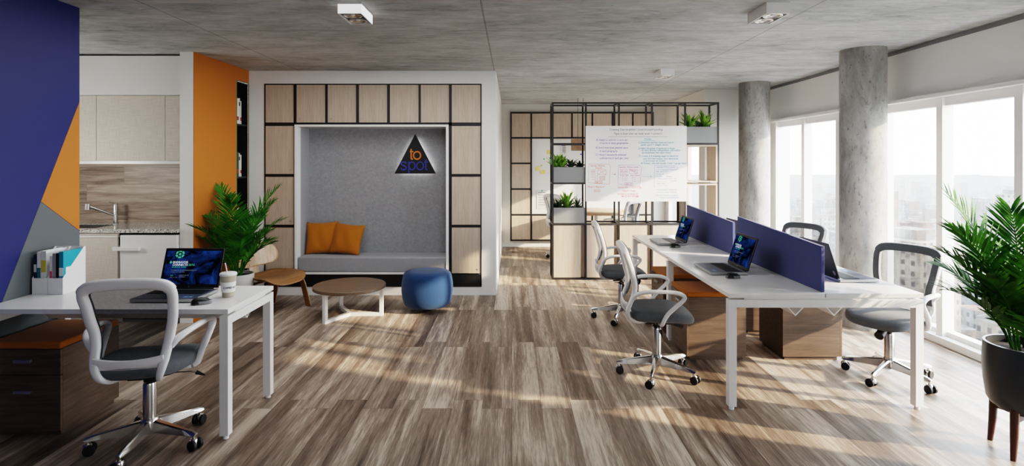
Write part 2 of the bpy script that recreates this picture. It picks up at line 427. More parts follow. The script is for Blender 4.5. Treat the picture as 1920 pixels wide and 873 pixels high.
def accent_mat():
    t = NT('accent_wall_paint'); p = t.pos(); s = t.n('ShaderNodeSeparateXYZ'); t.l(p, s.inputs[0]); y, z = s.outputs[1], s.outputs[2]
    l1 = t.math('SUBTRACT', z, t.math('ADD', 1.996-3.867*2.135, t.math('MULTIPLY', y, 2.135)))
    l2 = t.math('SUBTRACT', z, t.math('ADD', 1.316+.717*3.552, t.math('MULTIPLY', y, -.717)))
    c = t.mix(t.math('GREATER_THAN', l2, 0), srgb(90, 96, 99), srgb(182, 110, 38))
    c = t.mix(t.math('GREATER_THAN', l1, 0), c, srgb(19, 30, 96))
    ln = t.math('MAXIMUM', t.math('LESS_THAN', t.math('ABSOLUTE', l1), .006), t.math('MULTIPLY', t.math('LESS_THAN', t.math('ABSOLUTE', l2), .003), t.math('LESS_THAN', l1, 0)))
    c = t.mix(t.math('MULTIPLY', ln, .7), c, srgb(20, 20, 40))
    n = t.noise(p, 60, 2); t.set(Base_Color=c, Roughness=.55); t.bump(n, .03, .002); return t.m
struct('wall_left', B().box(-3.15, XL, -2.0, 3.867, 0, H), accent_mat(), smooth=False)
RX0, RX1, RZ0, RZ1 = .8, 2.3, 1.1, 1.95
struct('wall_rear', B().box(-3.15, RX0, -2.1, -2.0, 0, H).box(RX1, 3.95, -2.1, -2.0, 0, H).box(RX0, RX1, -2.1, -2.0, 0, RZ0).box(RX0, RX1, -2.1, -2.0, RZ1, H), M_wall, smooth=False)
w = struct('window_9', B().box(RX0, RX0+.05, -2.08, -2.02, RZ0, RZ1).box(RX1-.05, RX1, -2.08, -2.02, RZ0, RZ1).box(RX0+.05, RX1-.05, -2.08, -2.02, RZ0, RZ0+.05).box(RX0+.05, RX1-.05, -2.08, -2.02, RZ1-.05, RZ1).box(1.48, 1.53, -2.08, -2.02, RZ0+.05, RZ1-.05), M_white, smooth=False)  # unseen window added behind the camera for fill light on the foreground
mk('window_pane', B().box(RX0+.05, RX1-.05, -2.055, -2.05, RZ0+.05, RZ1-.05), M_glass, w, smooth=False)
struct('wall_corridor', B().box(-5.3, -3.15, 3.6, 3.72, 0, H).box(-5.4, -5.3, 3.6, 6.1, 0, H), M_wall, smooth=False)
struct('wall_kitchen', B().box(-5.3, -3.25, 5.96, 6.1, 0, H), mat_planks_h('splashback_planks'), smooth=False)
# kitchen end pier (white front) and the orange return wall with the book niche
struct('trim_1', B().box(-3.25, -3.118, 5.4, 6.1, 0, H), M_wall, smooth=False)
NY0, NY1 = 6.24, 6.515
struct('wall_orange', B().box(-3.118, -3.11, 5.4, NY0, 0, H).box(-3.118, -3.11, NY0, 6.526, 2.495, H).box(-3.118, -3.11, NY1, 6.526, 0, 2.495).box(-3.118, -3.11, NY0, NY1, 0, .06), M_orange, smooth=False)
struct('trim_2', B().box(-5.3, -3.25, 5.5, 5.95, 2.242, 2.63), M_wall, smooth=False)
# lounge wall: white border around the cabinet field
S = 158.6
px = lambda x: (x-960)/S
pz = lambda y: 1.57-(y-304)/S
LX0, LX1, LZ0, LZ1 = px(496), px(903), pz(537), pz(157)
struct('wall_lounge', B().box(-3.11, LX0, 6.526, 6.7, 0, H).box(LX1, -.19, 6.526, 6.7, 0, H).box(LX0, LX1, 6.526, 6.7, LZ1, H).box(LX0, LX1, 6.526, 6.7, 0, LZ0).box(-3.6, -.4, 7.0, 7.1, 0, H), M_wall, smooth=False)
struct('wall_passage', B().box(-.31, -.19, 6.7, 10.3, 0, H), M_wallw, smooth=False)
struct('wall_far', B().box(-.31, 2.95, 10.28, 10.4, 0, H), M_wallw, smooth=False)
struct('wall_end', B().box(2.85, 3.95, 8.16, 8.26, 0, H), M_wallw, smooth=False)
# far room side wall with a window opening
FY0, FY1, FZ0, FZ1 = 8.42, 10.16, .25, 1.92
struct('wall_far_right', B().box(2.85, 2.95, 8.26, FY0, 0, H).box(2.85, 2.95, FY1, 10.28, 0, H).box(2.85, 2.95, FY0, FY1, 0, FZ0).box(2.85, 2.95, FY0, FY1, FZ1, H), M_wallw, smooth=False)
fw = B()
fw.box(2.87, 2.93, FY0, FY1, FZ0, FZ0+.05).box(2.87, 2.93, FY0, FY1, FZ1-.05, FZ1)
for y in (FY0, 9.0, 9.58, FY1-.05): fw.box(2.87, 2.93, y, y+.05, FZ0, FZ1)
w = struct('window_1', fw, M_white, smooth=False)
mk('window_pane', B().box(2.90, 2.905, FY0+.05, FY1-.05, FZ0+.05, FZ1-.05), M_glass, w, smooth=False)
# window wall
WY0, NB = 7.85, 8
E = [WY0-.752*k for k in range(NB)]+[2.2]
WEND = E[-1]-.07
struct('wall_right', B().box(XR, 3.95, -2.0, 8.16, 2.15, H).box(XR, 3.95, WY0, 8.16, 0, 2.15).box(XR, 3.95, -2.0, WEND, 0, 2.15), M_wall, smooth=False)
struct('trim_3', B().box(3.66, 3.86, WEND, WY0, 2.135, 2.165), M_white, smooth=False)
struct('trim_4', B().box(3.68, 3.95, WEND, 8.1, 0, .065), M_white, smooth=False, bevel=.006)
struct('trim_5', B().box(3.71, 3.72, -2, 8.16, 2.61, 2.645), M_grey, smooth=False)
for k in range(NB):
    a, b = E[k], E[k+1]
    f = B().box(XR, 3.82, a-.07, a, .065, 2.135)
    f.box(3.76, 3.82, b, a-.07, .065, .105).box(3.75, 3.82, b, a-.07, 2.06, 2.135)
    f.box(3.77, 3.82, b, b+.012, .105, 2.06)
    if k == NB-1: f.box(XR, 3.82, b-.07, b, .065, 2.135)
    w = struct('window_%d' % (k+2), f, M_white, smooth=False)
    mk('window_pane', B().box(3.795, 3.80, b+.012, a-.07, .105, 2.06), M_glass, w, smooth=False)
struct('baseboard_lounge', B().box(-.19, -.182, 6.53, 10.27, 0, .07), M_white, smooth=False)
struct('baseboard_far', B().box(-.18, 2.84, 10.268, 10.28, 0, .07), M_white, smooth=False)

# concrete columns
for (x, y, l) in ((3.375, 5.31, 'round bare concrete column nearer the camera, between the window bays'), (3.30, 7.52, 'round bare concrete column farther back, beside the white end wall')):
    c = mk('concrete_column', B().lathe([(.198, 0), (.198, H)], 48), mat_column() if 'col' not in MATS else MATS['col'], off=(0,0,0))
    MATS['col'] = c.data.materials[0]; c.location = (x, y, 0); tag(c, l, 'column')

# ================================================================== KITCHEN
def door_unit(name, label, x0, x1, z0, z1, y0, y1, m, group=None):
    t = thing(name, label, 'cabinet', ((x0+x1)/2, y0, z0), 0, group); o = t.location
    mk('cabinet_body', B().box(x0, x1, y0+.02, y1, z0, z1), M_wall, t, o, smooth=False)
    mk('door', B().box(x0+.0015, x1-.0015, y0, y0+.019, z0, z1), m, t, o, smooth=False)
    return t
for a, b, l in ((-4.86, -4.182, 'linen-finish wall cabinet at the left end over the sink, half hidden by the navy wall'), (-4.18, -3.488, 'wide linen-finish wall cabinet in the middle of the kitchen row'), (-3.486, -3.252, 'narrow linen-finish wall cabinet against the white pier')):
    door_unit('kitchen_wall_cabinet', l, a, b, 1.585, 2.238, 5.55, 5.95, M_linen, 'kitchen wall cabinets')
tag(mk('light_pelmet', B().box(-4.86, -3.252, 5.545, 5.95, 1.553, 1.583), M_white, None, (-4.05, 5.55, 1.553), smooth=False), 'thin white strip running under the linen kitchen wall cabinets', 'strip')
t = thing('worktop', 'speckled grey granite kitchen worktop with a sunken sink', 'worktop', (-4.05, 5.36, .885)); o = t.location
wt = B().box(-5.25, -4.72, 5.36, 5.955, .885, .92).box(-4.12, -3.252, 5.36, 5.955, .885, .92).box(-4.72, -4.12, 5.36, 5.46, .885, .92).box(-4.72, -4.12, 5.78, 5.955, .885, .92)
mk('slab', wt, M_granite, t, o, smooth=False)
sk = B().box(-4.72, -4.715, 5.46, 5.78, .76, .918).box(-4.125, -4.12, 5.46, 5.78, .76, .918).box(-4.715, -4.125, 5.46, 5.465, .76, .918).box(-4.715, -4.125, 5.775, 5.78, .76, .918).box(-4.715, -4.125, 5.465, 5.775, .76, .765)
mk('sink', sk, M_chrome, t, o, smooth=False)
t = thing('tap', 'chrome mixer tap with a pull-out spray head at the kitchen sink', 'tap', (-4.2, 5.85, .92))
mk('tap_body', B().lathe([(.03, 0), (.03, .012), (.022, .016), (.022, .195), (.02, .2), (0, .2)], 24), M_chrome, t)
mk('spout', B().cyl((0, -.005, .085), (-.10, -.13, .165), .013, 16).cyl((-.10, -.13, .165), (-.15, -.19, .205), .017, 16).cyl((-.15, -.19, .225), (-.152, -.192, .165), .026, 18), M_chrome, t)
mk('lever', B().cyl((0, 0, .2), (0, 0, .215), .02, 18).cyl((-.005, 0, .208), (-.055, -.02, .235), .006, 10), M_chrome, t)
t = thing('kitchen_base_cabinet', 'linen-finish base cabinet under the sink, left of the white fridge', 'cabinet', (-4.4, 5.38, 0)); o = t.location
mk('cabinet_body', B().box(-5.25, -3.845, 5.40, 5.95, .1, .755).box(-5.25, -3.845, 5.45, 5.95, 0, .1), M_wall, t, o, smooth=False)
mk('door', B().box(-5.25, -4.525, 5.38, 5.399, .1, .835), M_linen, t, o, smooth=False)
mk('door', B().box(-4.52, -3.845, 5.38, 5.399, .1, .835), M_linen, t, o, smooth=False)
mk('grip_strip', B().box(-5.25, -3.845, 5.375, 5.41, .838, .855), M_white, t, o, smooth=False)
mk('top_rail', B().box(-5.25, -3.845, 5.385, 5.41, .857, .884), M_linen, t, o, smooth=False)
t = thing('under_counter_fridge', 'white under-counter fridge with a bar handle below the worktop', 'fridge', (-3.54, 5.37, 0)); o = t.location
mk('body', B().box(-3.82, -3.255, 5.42, 5.94, .03, .86), M_black, t, o, smooth=False)
d = mk('door', B().box(-3.815, -3.258, 5.37, 5.415, .1, .862), M_white, t, o, bevel=.006)
mk('handle', B().box(-3.86, -3.60, 5.325, 5.345, .715, .752).box(-3.80, -3.78, 5.345, 5.37, .72, .747).box(-3.63, -3.61, 5.345, 5.37, .72, .747), M_white, d, o, bevel=.003)
mk('badge', B().box(-3.58, -3.47, 5.368, 5.37, .655, .68), M_white, d, o, smooth=False)
mk('kickplate', B().box(-3.81, -3.26, 5.43, 5.45, .0, .095), M_grey, t, o, smooth=False)

# ================================================================== BOOKS
BOOKC = {}
def book(x, y, z, th, d, h, col, label, group, rz=0, band=None):
    """spine faces local -Y at y, thickness along local x from x to x+th"""
    t = thing('book', label, 'book', (x, y, z), rz, group)
    c = mat('book_%d_%d_%d' % col, srgb(*col), .5)
    b = B().box(0, .0015, 0, d, 0, h).box(th-.0015, th, 0, d, 0, h).box(.0015, th-.0015, 0, .002, 0, h)
    cv = mk('cover', b, c, t, smooth=False)
    mk('pages', B().box(.002, th-.002, .003, d-.003, .003, h-.004), M_paper, t, smooth=False)
    if band:
        z0, z1, bc = band
        mk('spine_band', B().box(.0005, th-.0005, -.0006, .0, z0*h, z1*h), mat('band_%d_%d_%d' % bc, srgb(*bc), .5), cv, smooth=False)
    return t, cv
# book niche
t = thing('bookcase', 'tall black bookcase niche with teal edging set into the orange wall', 'bookcase', (-3.11, (NY0+NY1)/2, .06)); o = t.location
mk('carcass', B().box(-3.42, -3.40, NY0, NY1, .06, 2.49).box(-3.40, -3.119, NY0, NY0+.012, .06, 2.49).box(-3.40, -3.119, NY1-.012, NY1, .06, 2.49).box(-3.40, -3.119, NY0, NY1, 2.475, 2.49), M_black, t, o, smooth=False)
SH = (.08, .80, 1.405, 2.01)
for z in SH: mk('shelf', B().box(-3.40, -3.125, NY0+.012, NY1-.012, z-.02, z), M_black, t, o, smooth=False)
mk('edging', B().box(-3.112, -3.107, NY0-.006, NY0, .06, 2.5).box(-3.112, -3.107, NY1, NY1+.006, .06, 2.5).box(-3.112, -3.107, NY0-.006, NY1+.006, 2.49, 2.497), M_tealline, t, o, smooth=False)
cols = [(226, 224, 220), (214, 212, 206), (236, 236, 232), (196, 60, 50), (200, 206, 200), (96, 110, 80), (50, 60, 52), (188, 196, 176), (120, 60, 100), (60, 70, 110)]
nm = {2.01: 'upper', 1.405: 'middle', .80: 'lower', .08: 'bottom'}
on = ['first', 'second', 'third', 'fourth', 'fifth', 'sixth', 'seventh', 'eighth']
for z, seq in ((2.01, [(0,.3,.036),(1,.295,.03),(2,.29,.034),(0,.3,.028),(4,.27,.03)]), (1.405, [(5,.28,.034),(2,.29,.03),(6,.285,.036),(7,.27,.03),(1,.25,.028)]), (.80, [(8,.24,.03),(9,.28,.034),(0,.26,.03),(3,.25,.03)]), (.08, [(6,.26,.03),(4,.27,.036),(9,.25,.03)])):
    y = NY0+.016
    for i, (ci, h, th) in enumerate(seq):
        c = cols[ci]; nmc = {0:'white',1:'cream',2:'bright white',3:'red',4:'pale grey-green',5:'olive',6:'dark green',7:'sage',8:'plum',9:'blue'}[ci]
        book(-3.15, y, z, th, .2, h, c, '%s book, %s from the near end of the %s shelf in the black niche' % (nmc, on[i], nm[z]), 'books in the orange wall niche', R(90), (.7, .85, (60, 60, 60)) if i % 2 else (.15, .3, (150, 40, 40)))
        y += th+.003

# ================================================================== LOUNGE WALL
def cabinet(x0, x1, z0, z1, y, d, label, group, lock='r'):
    t = thing('cabinet', label, 'cabinet', ((x0+x1)/2, y, z0), 0, group); o = t.location
    dr = mk('door', B().box(x0, x1, y, y+.018, z0, z1), M_oak, t, o, bevel=.0015)
    mk('carcass', B().box(x0+.004, x1-.004, y+.0185, y+d, z0+.004, z1-.004), M_black, t, o, smooth=False)
    lx = x1-.04 if lock == 'r' else x0+.04
    mk('lock', B().cyl((lx, y+.002, z0+.045), (lx, y-.003, z0+.045), .009, 14), M_alu, dr, o)
    return t
cx = [(498, 551), (556, 610), (614.5, 668), (673, 726), (731, 785), (789, 842), (847, 901)]
rows = [(236, 326), (331, 421), (426, 512)]
for i, (a, b) in enumerate(cx):
    cabinet(px(a), px(b), pz(229.5), pz(159), 6.524, .12, 'pale oak cabinet in the lounge wall top row, %s from the left' % on[i], 'lounge wall cabinets', 'l')
for a, b, sd in ((498, 551, 'left'), (847, 901, 'right')):
    for j, (y0, y1) in enumerate(rows):
        cabinet(px(a), px(b), pz(y1), pz(y0), 6.524, .12, 'pale oak cabinet %s of the grey niche, %s below the top row' % (sd, on[j]), 'lounge wall cabinets', 'r')
NXa, NXb, NZa, NZb = px(553), px(841.5), pz(513.5), pz(233.5)
fr = B()
for x in (LX0, px(901)): fr.box(x, x+.0126, 6.519, 6.66, LZ0, LZ1)
fr.box(LX0, LX1, 6.519, 6.66, pz(158.6), LZ1).box(LX0, LX1, 6.519, 6.66, pz(235.4), pz(229.8)).box(LX0, LX1, 6.519, 6.66, LZ0, pz(514))
for (a, b), (c, d) in zip(cx[:-1], cx[1:]): fr.box(px(b), px(c), 6.519, 6.64, pz(229.8), pz(158.6))
fr.box(px(551), NXa, 6.519, 6.64, LZ0, pz(229.8)).box(NXb, px(847), 6.519, 6.64, LZ0, pz(229.8))
for (a, b) in rows[:-1]:
    fr.box(px(498), px(551), 6.519, 6.64, pz(b+5), pz(b)).box(px(847), px(901), 6.519, 6.64, pz(b+5), pz(b))
tag(mk('cabinet_grid_frame', fr, M_black, None, (-1.64, 6.53, LZ0), smooth=False), 'black steel grid framing the oak cabinets of the lounge wall', 'frame')
t = thing('seating_niche', 'grey felt-lined seating niche in a white surround', 'niche', ((NXa+NXb)/2, 6.51, NZa)); o = t.location
w_ = .032; YB = 6.90
mk('surround', B().box(NXa, NXa+w_, 6.505, 6.62, NZa, NZb).box(NXb-w_, NXb, 6.505, 6.62, NZa, NZb).box(NXa+w_, NXb-w_, 6.505, 6.62, NZb-w_*.8, NZb).box(NXa+w_, NXb-w_, 6.505, 6.62, NZa, NZa+.024), M_white, t, o, smooth=False, bevel=.002)
ia, ib, iza, izb = NXa+w_, NXb-w_, NZa+.024, NZb-w_*.8
mk('back_panel', B().box(ia-.02, ib+.02, YB, YB+.03, iza, izb), M_feltw, t, o, smooth=False)
mk('side_panel', B().box(ia-.02, ia-.001, 6.621, YB, iza, izb), M_felts, t, o, smooth=False)
mk('side_panel', B().box(ib+.001, ib+.02, 6.621, YB, iza, izb), M_felts, t, o, smooth=False)
mk('top_panel', B().box(ia-.02, ib+.02, 6.621, YB, izb, izb+.02), M_feltw, t, o, smooth=False)
mk('seat_cushion', B().box(ia+.004, ib-.004, 6.515, YB-.004, iza+.002, .448), M_felts, t, o, bevel=.014)
# illuminated triangle sign on the niche back
tx, tzb, tzt, hw = -1.196, 1.43, 1.918, .255
t = thing('triangle_sign', 'black triangular sign reading to spot, lit from behind on the grey felt', 'sign', (tx, YB-.06, tzb)); o = t.location
mk('panel', B().prism([(tx-hw, tzb), (tx+hw, tzb), (tx, tzt)], YB-.085, YB-.065, 'Y'), M_black, t, o, smooth=False)
q = .80; cz = tzb+(tzt-tzb)/3
ins = lambda x, z, k: (tx+(x-tx)*k, cz+(z-cz)*k)
tri = [(tx-hw, tzb), (tx+hw, tzb), (tx, tzt)]
mk('light_strip', B().prism([ins(*p, q) for p in tri], YB-.04, YB-.028, 'Y'), M_led, t, o, smooth=False)
mk('standoff', B().prism([ins(*p, .5) for p in tri], YB-.028, YB, 'Y').prism([ins(*p, .5) for p in tri], YB-.065, YB-.04, 'Y'), M_black, t, o, smooth=False)
SX = lambda x: (x-960)/151.4-tx
SZ = lambda y: 1.57-(y-304)/151.4-tzb
RO = [0]
def ribbon(b, pts, w):
    RO[0] += .0003
    P = [Vector((SX(x), 0, SZ(y))) for x, y in pts]; vs = []
    closed = (P[0]-P[-1]).length < 1e-5; N = len(P)
    for i_, p in enumerate(P):
        a_ = P[i_-1] if i_ else (P[-2] if closed else p); c_ = P[i_+1] if i_ < N-1 else (P[1] if closed else p)
        d = (c_-a_).normalized(); nn = Vector((-d.z, 0, d.x))*w/2
        vs += [p-nn, p+nn]
    b.add([(v.x, -.0265-RO[0], v.z) for v in vs], [(2*k, 2*k+2, 2*k+3, 2*k+1) for k in range(N-1)])
def oval(cx_, cy_, rx, ry, a0=0, a1=360, n=28): return [(cx_+rx*math.cos(R(a0+(a1-a0)*k/n)), cy_-ry*math.sin(R(a0+(a1-a0)*k/n))) for k in range(n+1)]
SW = .0175
def letter_t(b, x, yb, yx, yt):
    ribbon(b, [(x, yt), (x, yb-2.9)]+oval(x+2.6, yb-2.9, 2.6, 1.7, 180, 285, 8), SW); ribbon(b, [(x-2.6, yx+1.1), (x+4.2, yx+1.1)], SW*.9)
b = B(); letter_t(b, 771.6, 299.3, 283.0, 279.0); ribbon(b, oval(782.6, 291.2, 6.6, 7.0), SW)
mk('to_lettering', b, mat('orange_letter', srgb(214, 124, 46), .5), t, smooth=False, recalc=False)
b = B(); yb, yx_ = 319.0, 302.4; cy_ = (yb+yx_)/2
ribbon(b, [(762.2, 306.2)]+oval(757.3, 306.6, 4.4, 3.2, 40, 180, 10)+[(753.6, 308.2), (757.5, 310.4), (761.3, 312.2)]+oval(757.3, 314.6, 4.9, 3.5, 25, -140, 12)+[(752.4, 314.6)], SW)
ribbon(b, [(767.4, 302.6), (767.4, 324.2)], SW); ribbon(b, oval(773.2, cy_, 5.8, 7.2), SW)
ribbon(b, oval(788.4, cy_, 6.3, 7.2), SW); letter_t(b, 798.9, yb, yx_, 298.6)
mk('spot_lettering', b, mat('navy_letter', srgb(58, 64, 150), .5), t, smooth=False, recalc=False)
# pillows
def pillow(name, label, loc, rot, s=.38, th=.13, m=M_ocush, group=None):
    def side(sg):
        def fn(u, v):
            x, y = 2*u-1, 2*v-1
            z = th/2*((1-abs(x)**2.6)*(1-abs(y)**2.6))**.62
            k = 1-.075*((1-abs(x)**2)*(abs(y)**2)+(1-abs(y)**2)*abs(x)**2)
            wr = .006*math.sin(7*x+3*y)*(1-x*x)*(1-y*y)
            return (x*s/2*k, sg*(z+wr), y*s/2*k)
        return fn
    b = B().grid(side(1), 20, 20).grid(side(-1), 20, 20)
    o = mk(name, b, m); o.location = loc; o.rotation_euler = rot
    import bmesh
    bm = bmesh.new(); bm.from_mesh(o.data); bmesh.ops.remove_doubles(bm, verts=bm.verts, dist=.0008); bmesh.ops.recalc_face_normals(bm, faces=bm.faces); bm.to_mesh(o.data); bm.free()
    for p in o.data.polygons: p.use_smooth = True
    return tag(o, label, 'cushion', group)
pillow('cushion', 'orange square cushion leaning in the left corner of the grey niche, behind the other', (-2.335, 6.79, .642), (R(-14), R(-2), R(4)), .40, group='orange cushions')
pillow('cushion', 'orange square cushion in front, tilted against its twin on the grey niche seat', (-2.015, 6.75, .635), (R(-22), R(5), R(-6)), .385, group='orange cushions')
# ================================================================== OFFICE CHAIR (faces local +Y)
CP = [(-.03, .424, .070), (-.10, .418, .092), (-.170, .422, .118), (-.220, .452, .140), (-.234, .505, .158), (-.217, .56, .167), (-.193, .615, .172),
      (-.182, .68, .181), (-.192, .75, .195), (-.212, .83, .204), (-.233, .887, .209), (-.244, .920, .198), (-.250, .938, .168), (-.253, .947, .10), (-.254, .949, 0)]
def profile(n=6, hwoff=0, yoff=0, first=0):
    pr = cr([(c[0]+yoff, c[1], c[2]+hwoff) for c in CP[first:]], n)
    pr[-1] = (pr[-1][0], pr[-1][1], 0)
    nor = []
    for i in range(len(pr)):
        a = pr[max(i-1, 0)]; b = pr[min(i+1, len(pr)-1)]; d = Vector((0, b[0]-a[0], b[1]-a[1]))
        if d.length < .004: d = Vector((0, -.25, .97))
        d.normalize(); nor.append(Vector((0, d.z, -d.y)))
    # near the top rail the path turns sideways: keep the last stable normal
    for i in range(len(pr)):
        if pr[i][1] > .914: nor[i] = Vector((0, .97, .25))
    L = [Vector((-w, y, z)) for (y, z, w) in pr]; Rr = [Vector((w, y, z)) for (y, z, w) in pr[:-1]][::-1]
    return L+Rr, nor+nor[:-1][::-1], pr
def make_chair(label):
    t = thing('office_chair', label, 'chair', group='white mesh-back office chairs')
    P, N, pr = profile()
    w = [.014+.010*min(1, max(0, (p.z-.42)/.12)) for p in P]; w = [a+(.006 if p.z > .908 else 0) for a, p in zip(w, P)]
    tk = [.014+.008*min(1, max(0, (p.z-.55)/.2)) for p in P]
    b = B().sweep([p-n_*(t_-.014) for p, n_, t_ in zip(P, N, tk)], w, tk, N, 12, e=3)
    # lumbar cross bar between the posts
    xs = [-.166+.332*i/14 for i in range(15)]
    b.sweep([(x, -.228-.012*(1-(x/.166)**2), .525+.01*(x/.166)**2) for x in xs], [.036-.009*(1-(x/.166)**2) for x in xs], .010, Vector((0, .93, .35)), 10, e=3)
    mk('back_frame', b, M_whitep, t)
    P2, N2, _ = profile(6, -.004, .0155, 5)
    mk('back_trim', B().sweep([p-Vector((0,0,.003)) for p in P2], [.022 if p.z < .908 else .029 for p in P2], .006, N2, 8), M_trim, t)
    rowsm = [q for q in cr([(c[0]+.008, c[1], c[2]) for c in CP[4:13]], 3)]
    nu = 12
    def fn(u, v):
        i = v*(len(rowsm)-1); a = int(i); f = i-a; q0 = rowsm[a]; q1 = rowsm[min(a+1, len(rowsm)-1)]
        y, z, hw = [q0[k]+(q1[k]-q0[k])*f for k in range(3)]; x = (2*u-1)*(hw-.008)
        return (x, y-.018*(1-(2*u-1)**2), z)
    mk('back_mesh', B().grid(fn, nu, len(rowsm)-1), M_mesh, t, recalc=False)
    # seat
    rings = [(.0, .436), (.6, .434), (.9, .436), (.975, .445), (1.0, .462), (.99, .480), (.95, .493), (.85, .502), (.6, .507), (.3, .507), (0, .506)]
    n = 40; vs = []; fs = []
    for s_, z in rings:
        for k in range(n):
            a = 2*PI*k/n; ca, sa = math.cos(a), math.sin(a); q = (abs(ca)**3.4+abs(sa)**3.4)**(-1/3.4)
            x, y = .242*q*ca*s_, .235*q*sa*s_+.015
            if y < 0: x *= 1-.12*(y/.22)**2
            vs.append((x, y, z-.028*max(0, y-.06)**2/.0324-.006*(abs(x)/.24)**2*(-1)))
    for i in range(len(rings)-1):
        for k in range(n): fs.append((i*n+k, i*n+(k+1) % n, (i+1)*n+(k+1) % n, (i+1)*n+k))
    mk('seat', B().add(vs, fs), M_seat, t)
    mk('seat_shell', B().lathe([(0, .424), (.15, .424), (.19, .430), (.2, .437)], 32, ex=3.4), M_blackm, t)
    # arm loops
    for sg in (-1, 1):
        A = cr([(.182, -.196, .60), (.205, -.185, .628), (.235, -.15, .652), (.262, -.085, .667), (.275, 0, .671), (.279, .08, .667), (.280, .125, .652), (.279, .138, .632), (.276, .118, .603), (.270, .075, .562), (.262, .03, .515), (.254, .005, .472), (.240, -.005, .440), (.20, -.01, .428), (.14, -.01, .426)], 5)
        pts = [Vector((sg*x, y, z)) for x, y, z in A]; hint = []
        for i in range(len(pts)):
            T = (pts[min(i+1, len(pts)-1)]-pts[max(i-1, 0)]).normalized(); S_ = Vector((sg, 0, 0)); h = T.cross(S_)
            if h.length < .3: h = Vector((0, 1, .2))
            hint.append(h)
        ww = [.020 if i < 50 else .018 for i in range(len(pts))]
        mk('armrest', B().sweep(pts, ww, .0135, hint, 12), M_whitep, t)
    # mechanism
    m = mk('seat_mechanism', B().box(-.075, .075, -.09, .11, .388, .423).cyl((0, 0, .34), (0, 0, .39), .017, 16).cyl((0, 0, .352), (0, 0, .362), .032, 20), M_blackm, t, bevel=.006)
    mk('tension_knob', B().cyl((-.02, .12, .385), (-.03, .19, .358), .028, 18, .03), M_blackm, m)
    mk('height_lever', B().cyl((.07, -.03, .402), (.22, -.02, .398), .0045, 8).cyl((.22, -.02, .398), (.25, -.02, .390), .0045, 8), M_chrome, m)
    mk('lever_tip', B().cyl((.245, -.021, .392), (.29, -.018, .372), .012, 12, .004), M_blackm, m)
    mk('gas_lift', B().lathe([(.026, .14), (.034, .145), (.034, .335), (.031, .345), (0, .346)], 28), M_chrome, t)
    # five star base
    b = B().lathe([(0, .075), (.036, .076), (.047, .088), (.048, .125), (.042, .142), (.038, .150), (0, .151)], 30)
    for k in range(5):
        a = 2*PI*k/5; M = Matrix.Rotation(a, 4, 'Z')
        s0, s1 = .02, .30
        leg = B(); sec = []
        for f in (0, .35, .7, .93, 1):
            x = s0+(s1-s0)*f; zt = .142-.046*f-(.006 if f == 1 else 0); zb = .078-.004*f if f < .99 else .08; hw_ = .026-.012*f; 
            sec.append([(x, -hw_, zb), (x, hw_, zb), (x, hw_*.8, zt-.006), (x, hw_*.45, zt), (x, -hw_*.45, zt), (x, -hw_*.8, zt-.006)])
        vs = [v for s_ in sec for v in s_]; fs = [(i*6+k2, i*6+(k2+1) % 6, i*6+6+(k2+1) % 6, i*6+6+k2) for i in range(4) for k2 in range(6)]+[tuple(range(5, -1, -1)), tuple(range(24, 30))]
        leg.add(vs, fs).xf(M); b.add(leg.v, leg.f)
    mk('five_star_base', b, M_chrome, t, ang=30)
    for k in range(5):
        a = 2*PI*k/5; ca = thing_part('caster', t, (.284*math.cos(a), .284*math.sin(a), 0), random.uniform(0, 6.28))
        c = mk('caster', B().cyl((0, 0, .05), (0, 0, .085), .009, 12).lathe([(0, .060), (.016, .060), (.022, .052), (.022, .030), (0, .030)], 16), M_chrome, t)
        c.location = ca[0]; c.rotation_euler = (0, 0, ca[1])
        for sg in (-1, 1):
            mk('wheel', B().cyl((sg*.012, .010, .0285), (sg*.030, .010, .0285), .0285, 22), M_blackm, c, bevel=.003)
    return t
def thing_part(n, p, loc, rz): return (loc, rz)

chair0 = make_chair('white mesh-back office chair seen from behind at the left desk')
chair0.location = (-2.02, 3.08, 0); chair0.rotation_euler = (0, 0, R(10))
def base_rot(ch, ang):
    """turn the star base (and casters) independently of the seat; ang in world degrees"""
    d = R(ang)-ch.rotation_euler.z
    for c in ch.children:
        n = c.name.split('.')[0]
        if n == 'five_star_base': c.rotation_euler = (0, 0, d)
        if n == 'caster':
            v = Matrix.Rotation(d, 3, 'Z') @ c.location; c.location = v; c.rotation_euler.z += d
G_CH = 'white mesh-back office chairs'
chairs = [(1.075, 4.10, -94, 32, 'white office chair with grey seat at the left of the bench desk, nearest the camera'),
          (1.10, 5.57, -92, 32, 'white office chair with grey seat at the far left place of the bench desk'),
          (2.755, 4.03, 118, 0, 'mesh-back office chair on the window side of the bench, beside the near right leg'),
          (2.755, 5.50, 118, 20, 'office chair on the window side of the bench, only its backrest top above the divider'),
          (.86, 9.12, -55, 40, 'white office chair behind the planters at the left of the round table'),
          (1.76, 8.93, 48, 10, 'white office chair at the right of the round table in the far room')]
CH = [dup(chair0, (x, y, 0), R(rz), lab, G_CH) for x, y, rz, br, lab in chairs]
base_rot(chair0, 60)
for c, (x, y, rz, br, lab) in zip(CH, chairs): base_rot(c, br)
for c in CH[2:4]:                   # the window-side seats are set a little lower
    for p in c.children:
        if p.name.split('.')[0] not in ('five_star_base', 'caster'): p.location.z -= .02
for p in CH[4].children:
    if p.name.split('.')[0] not in ('five_star_base', 'caster'): p.location.z += .08

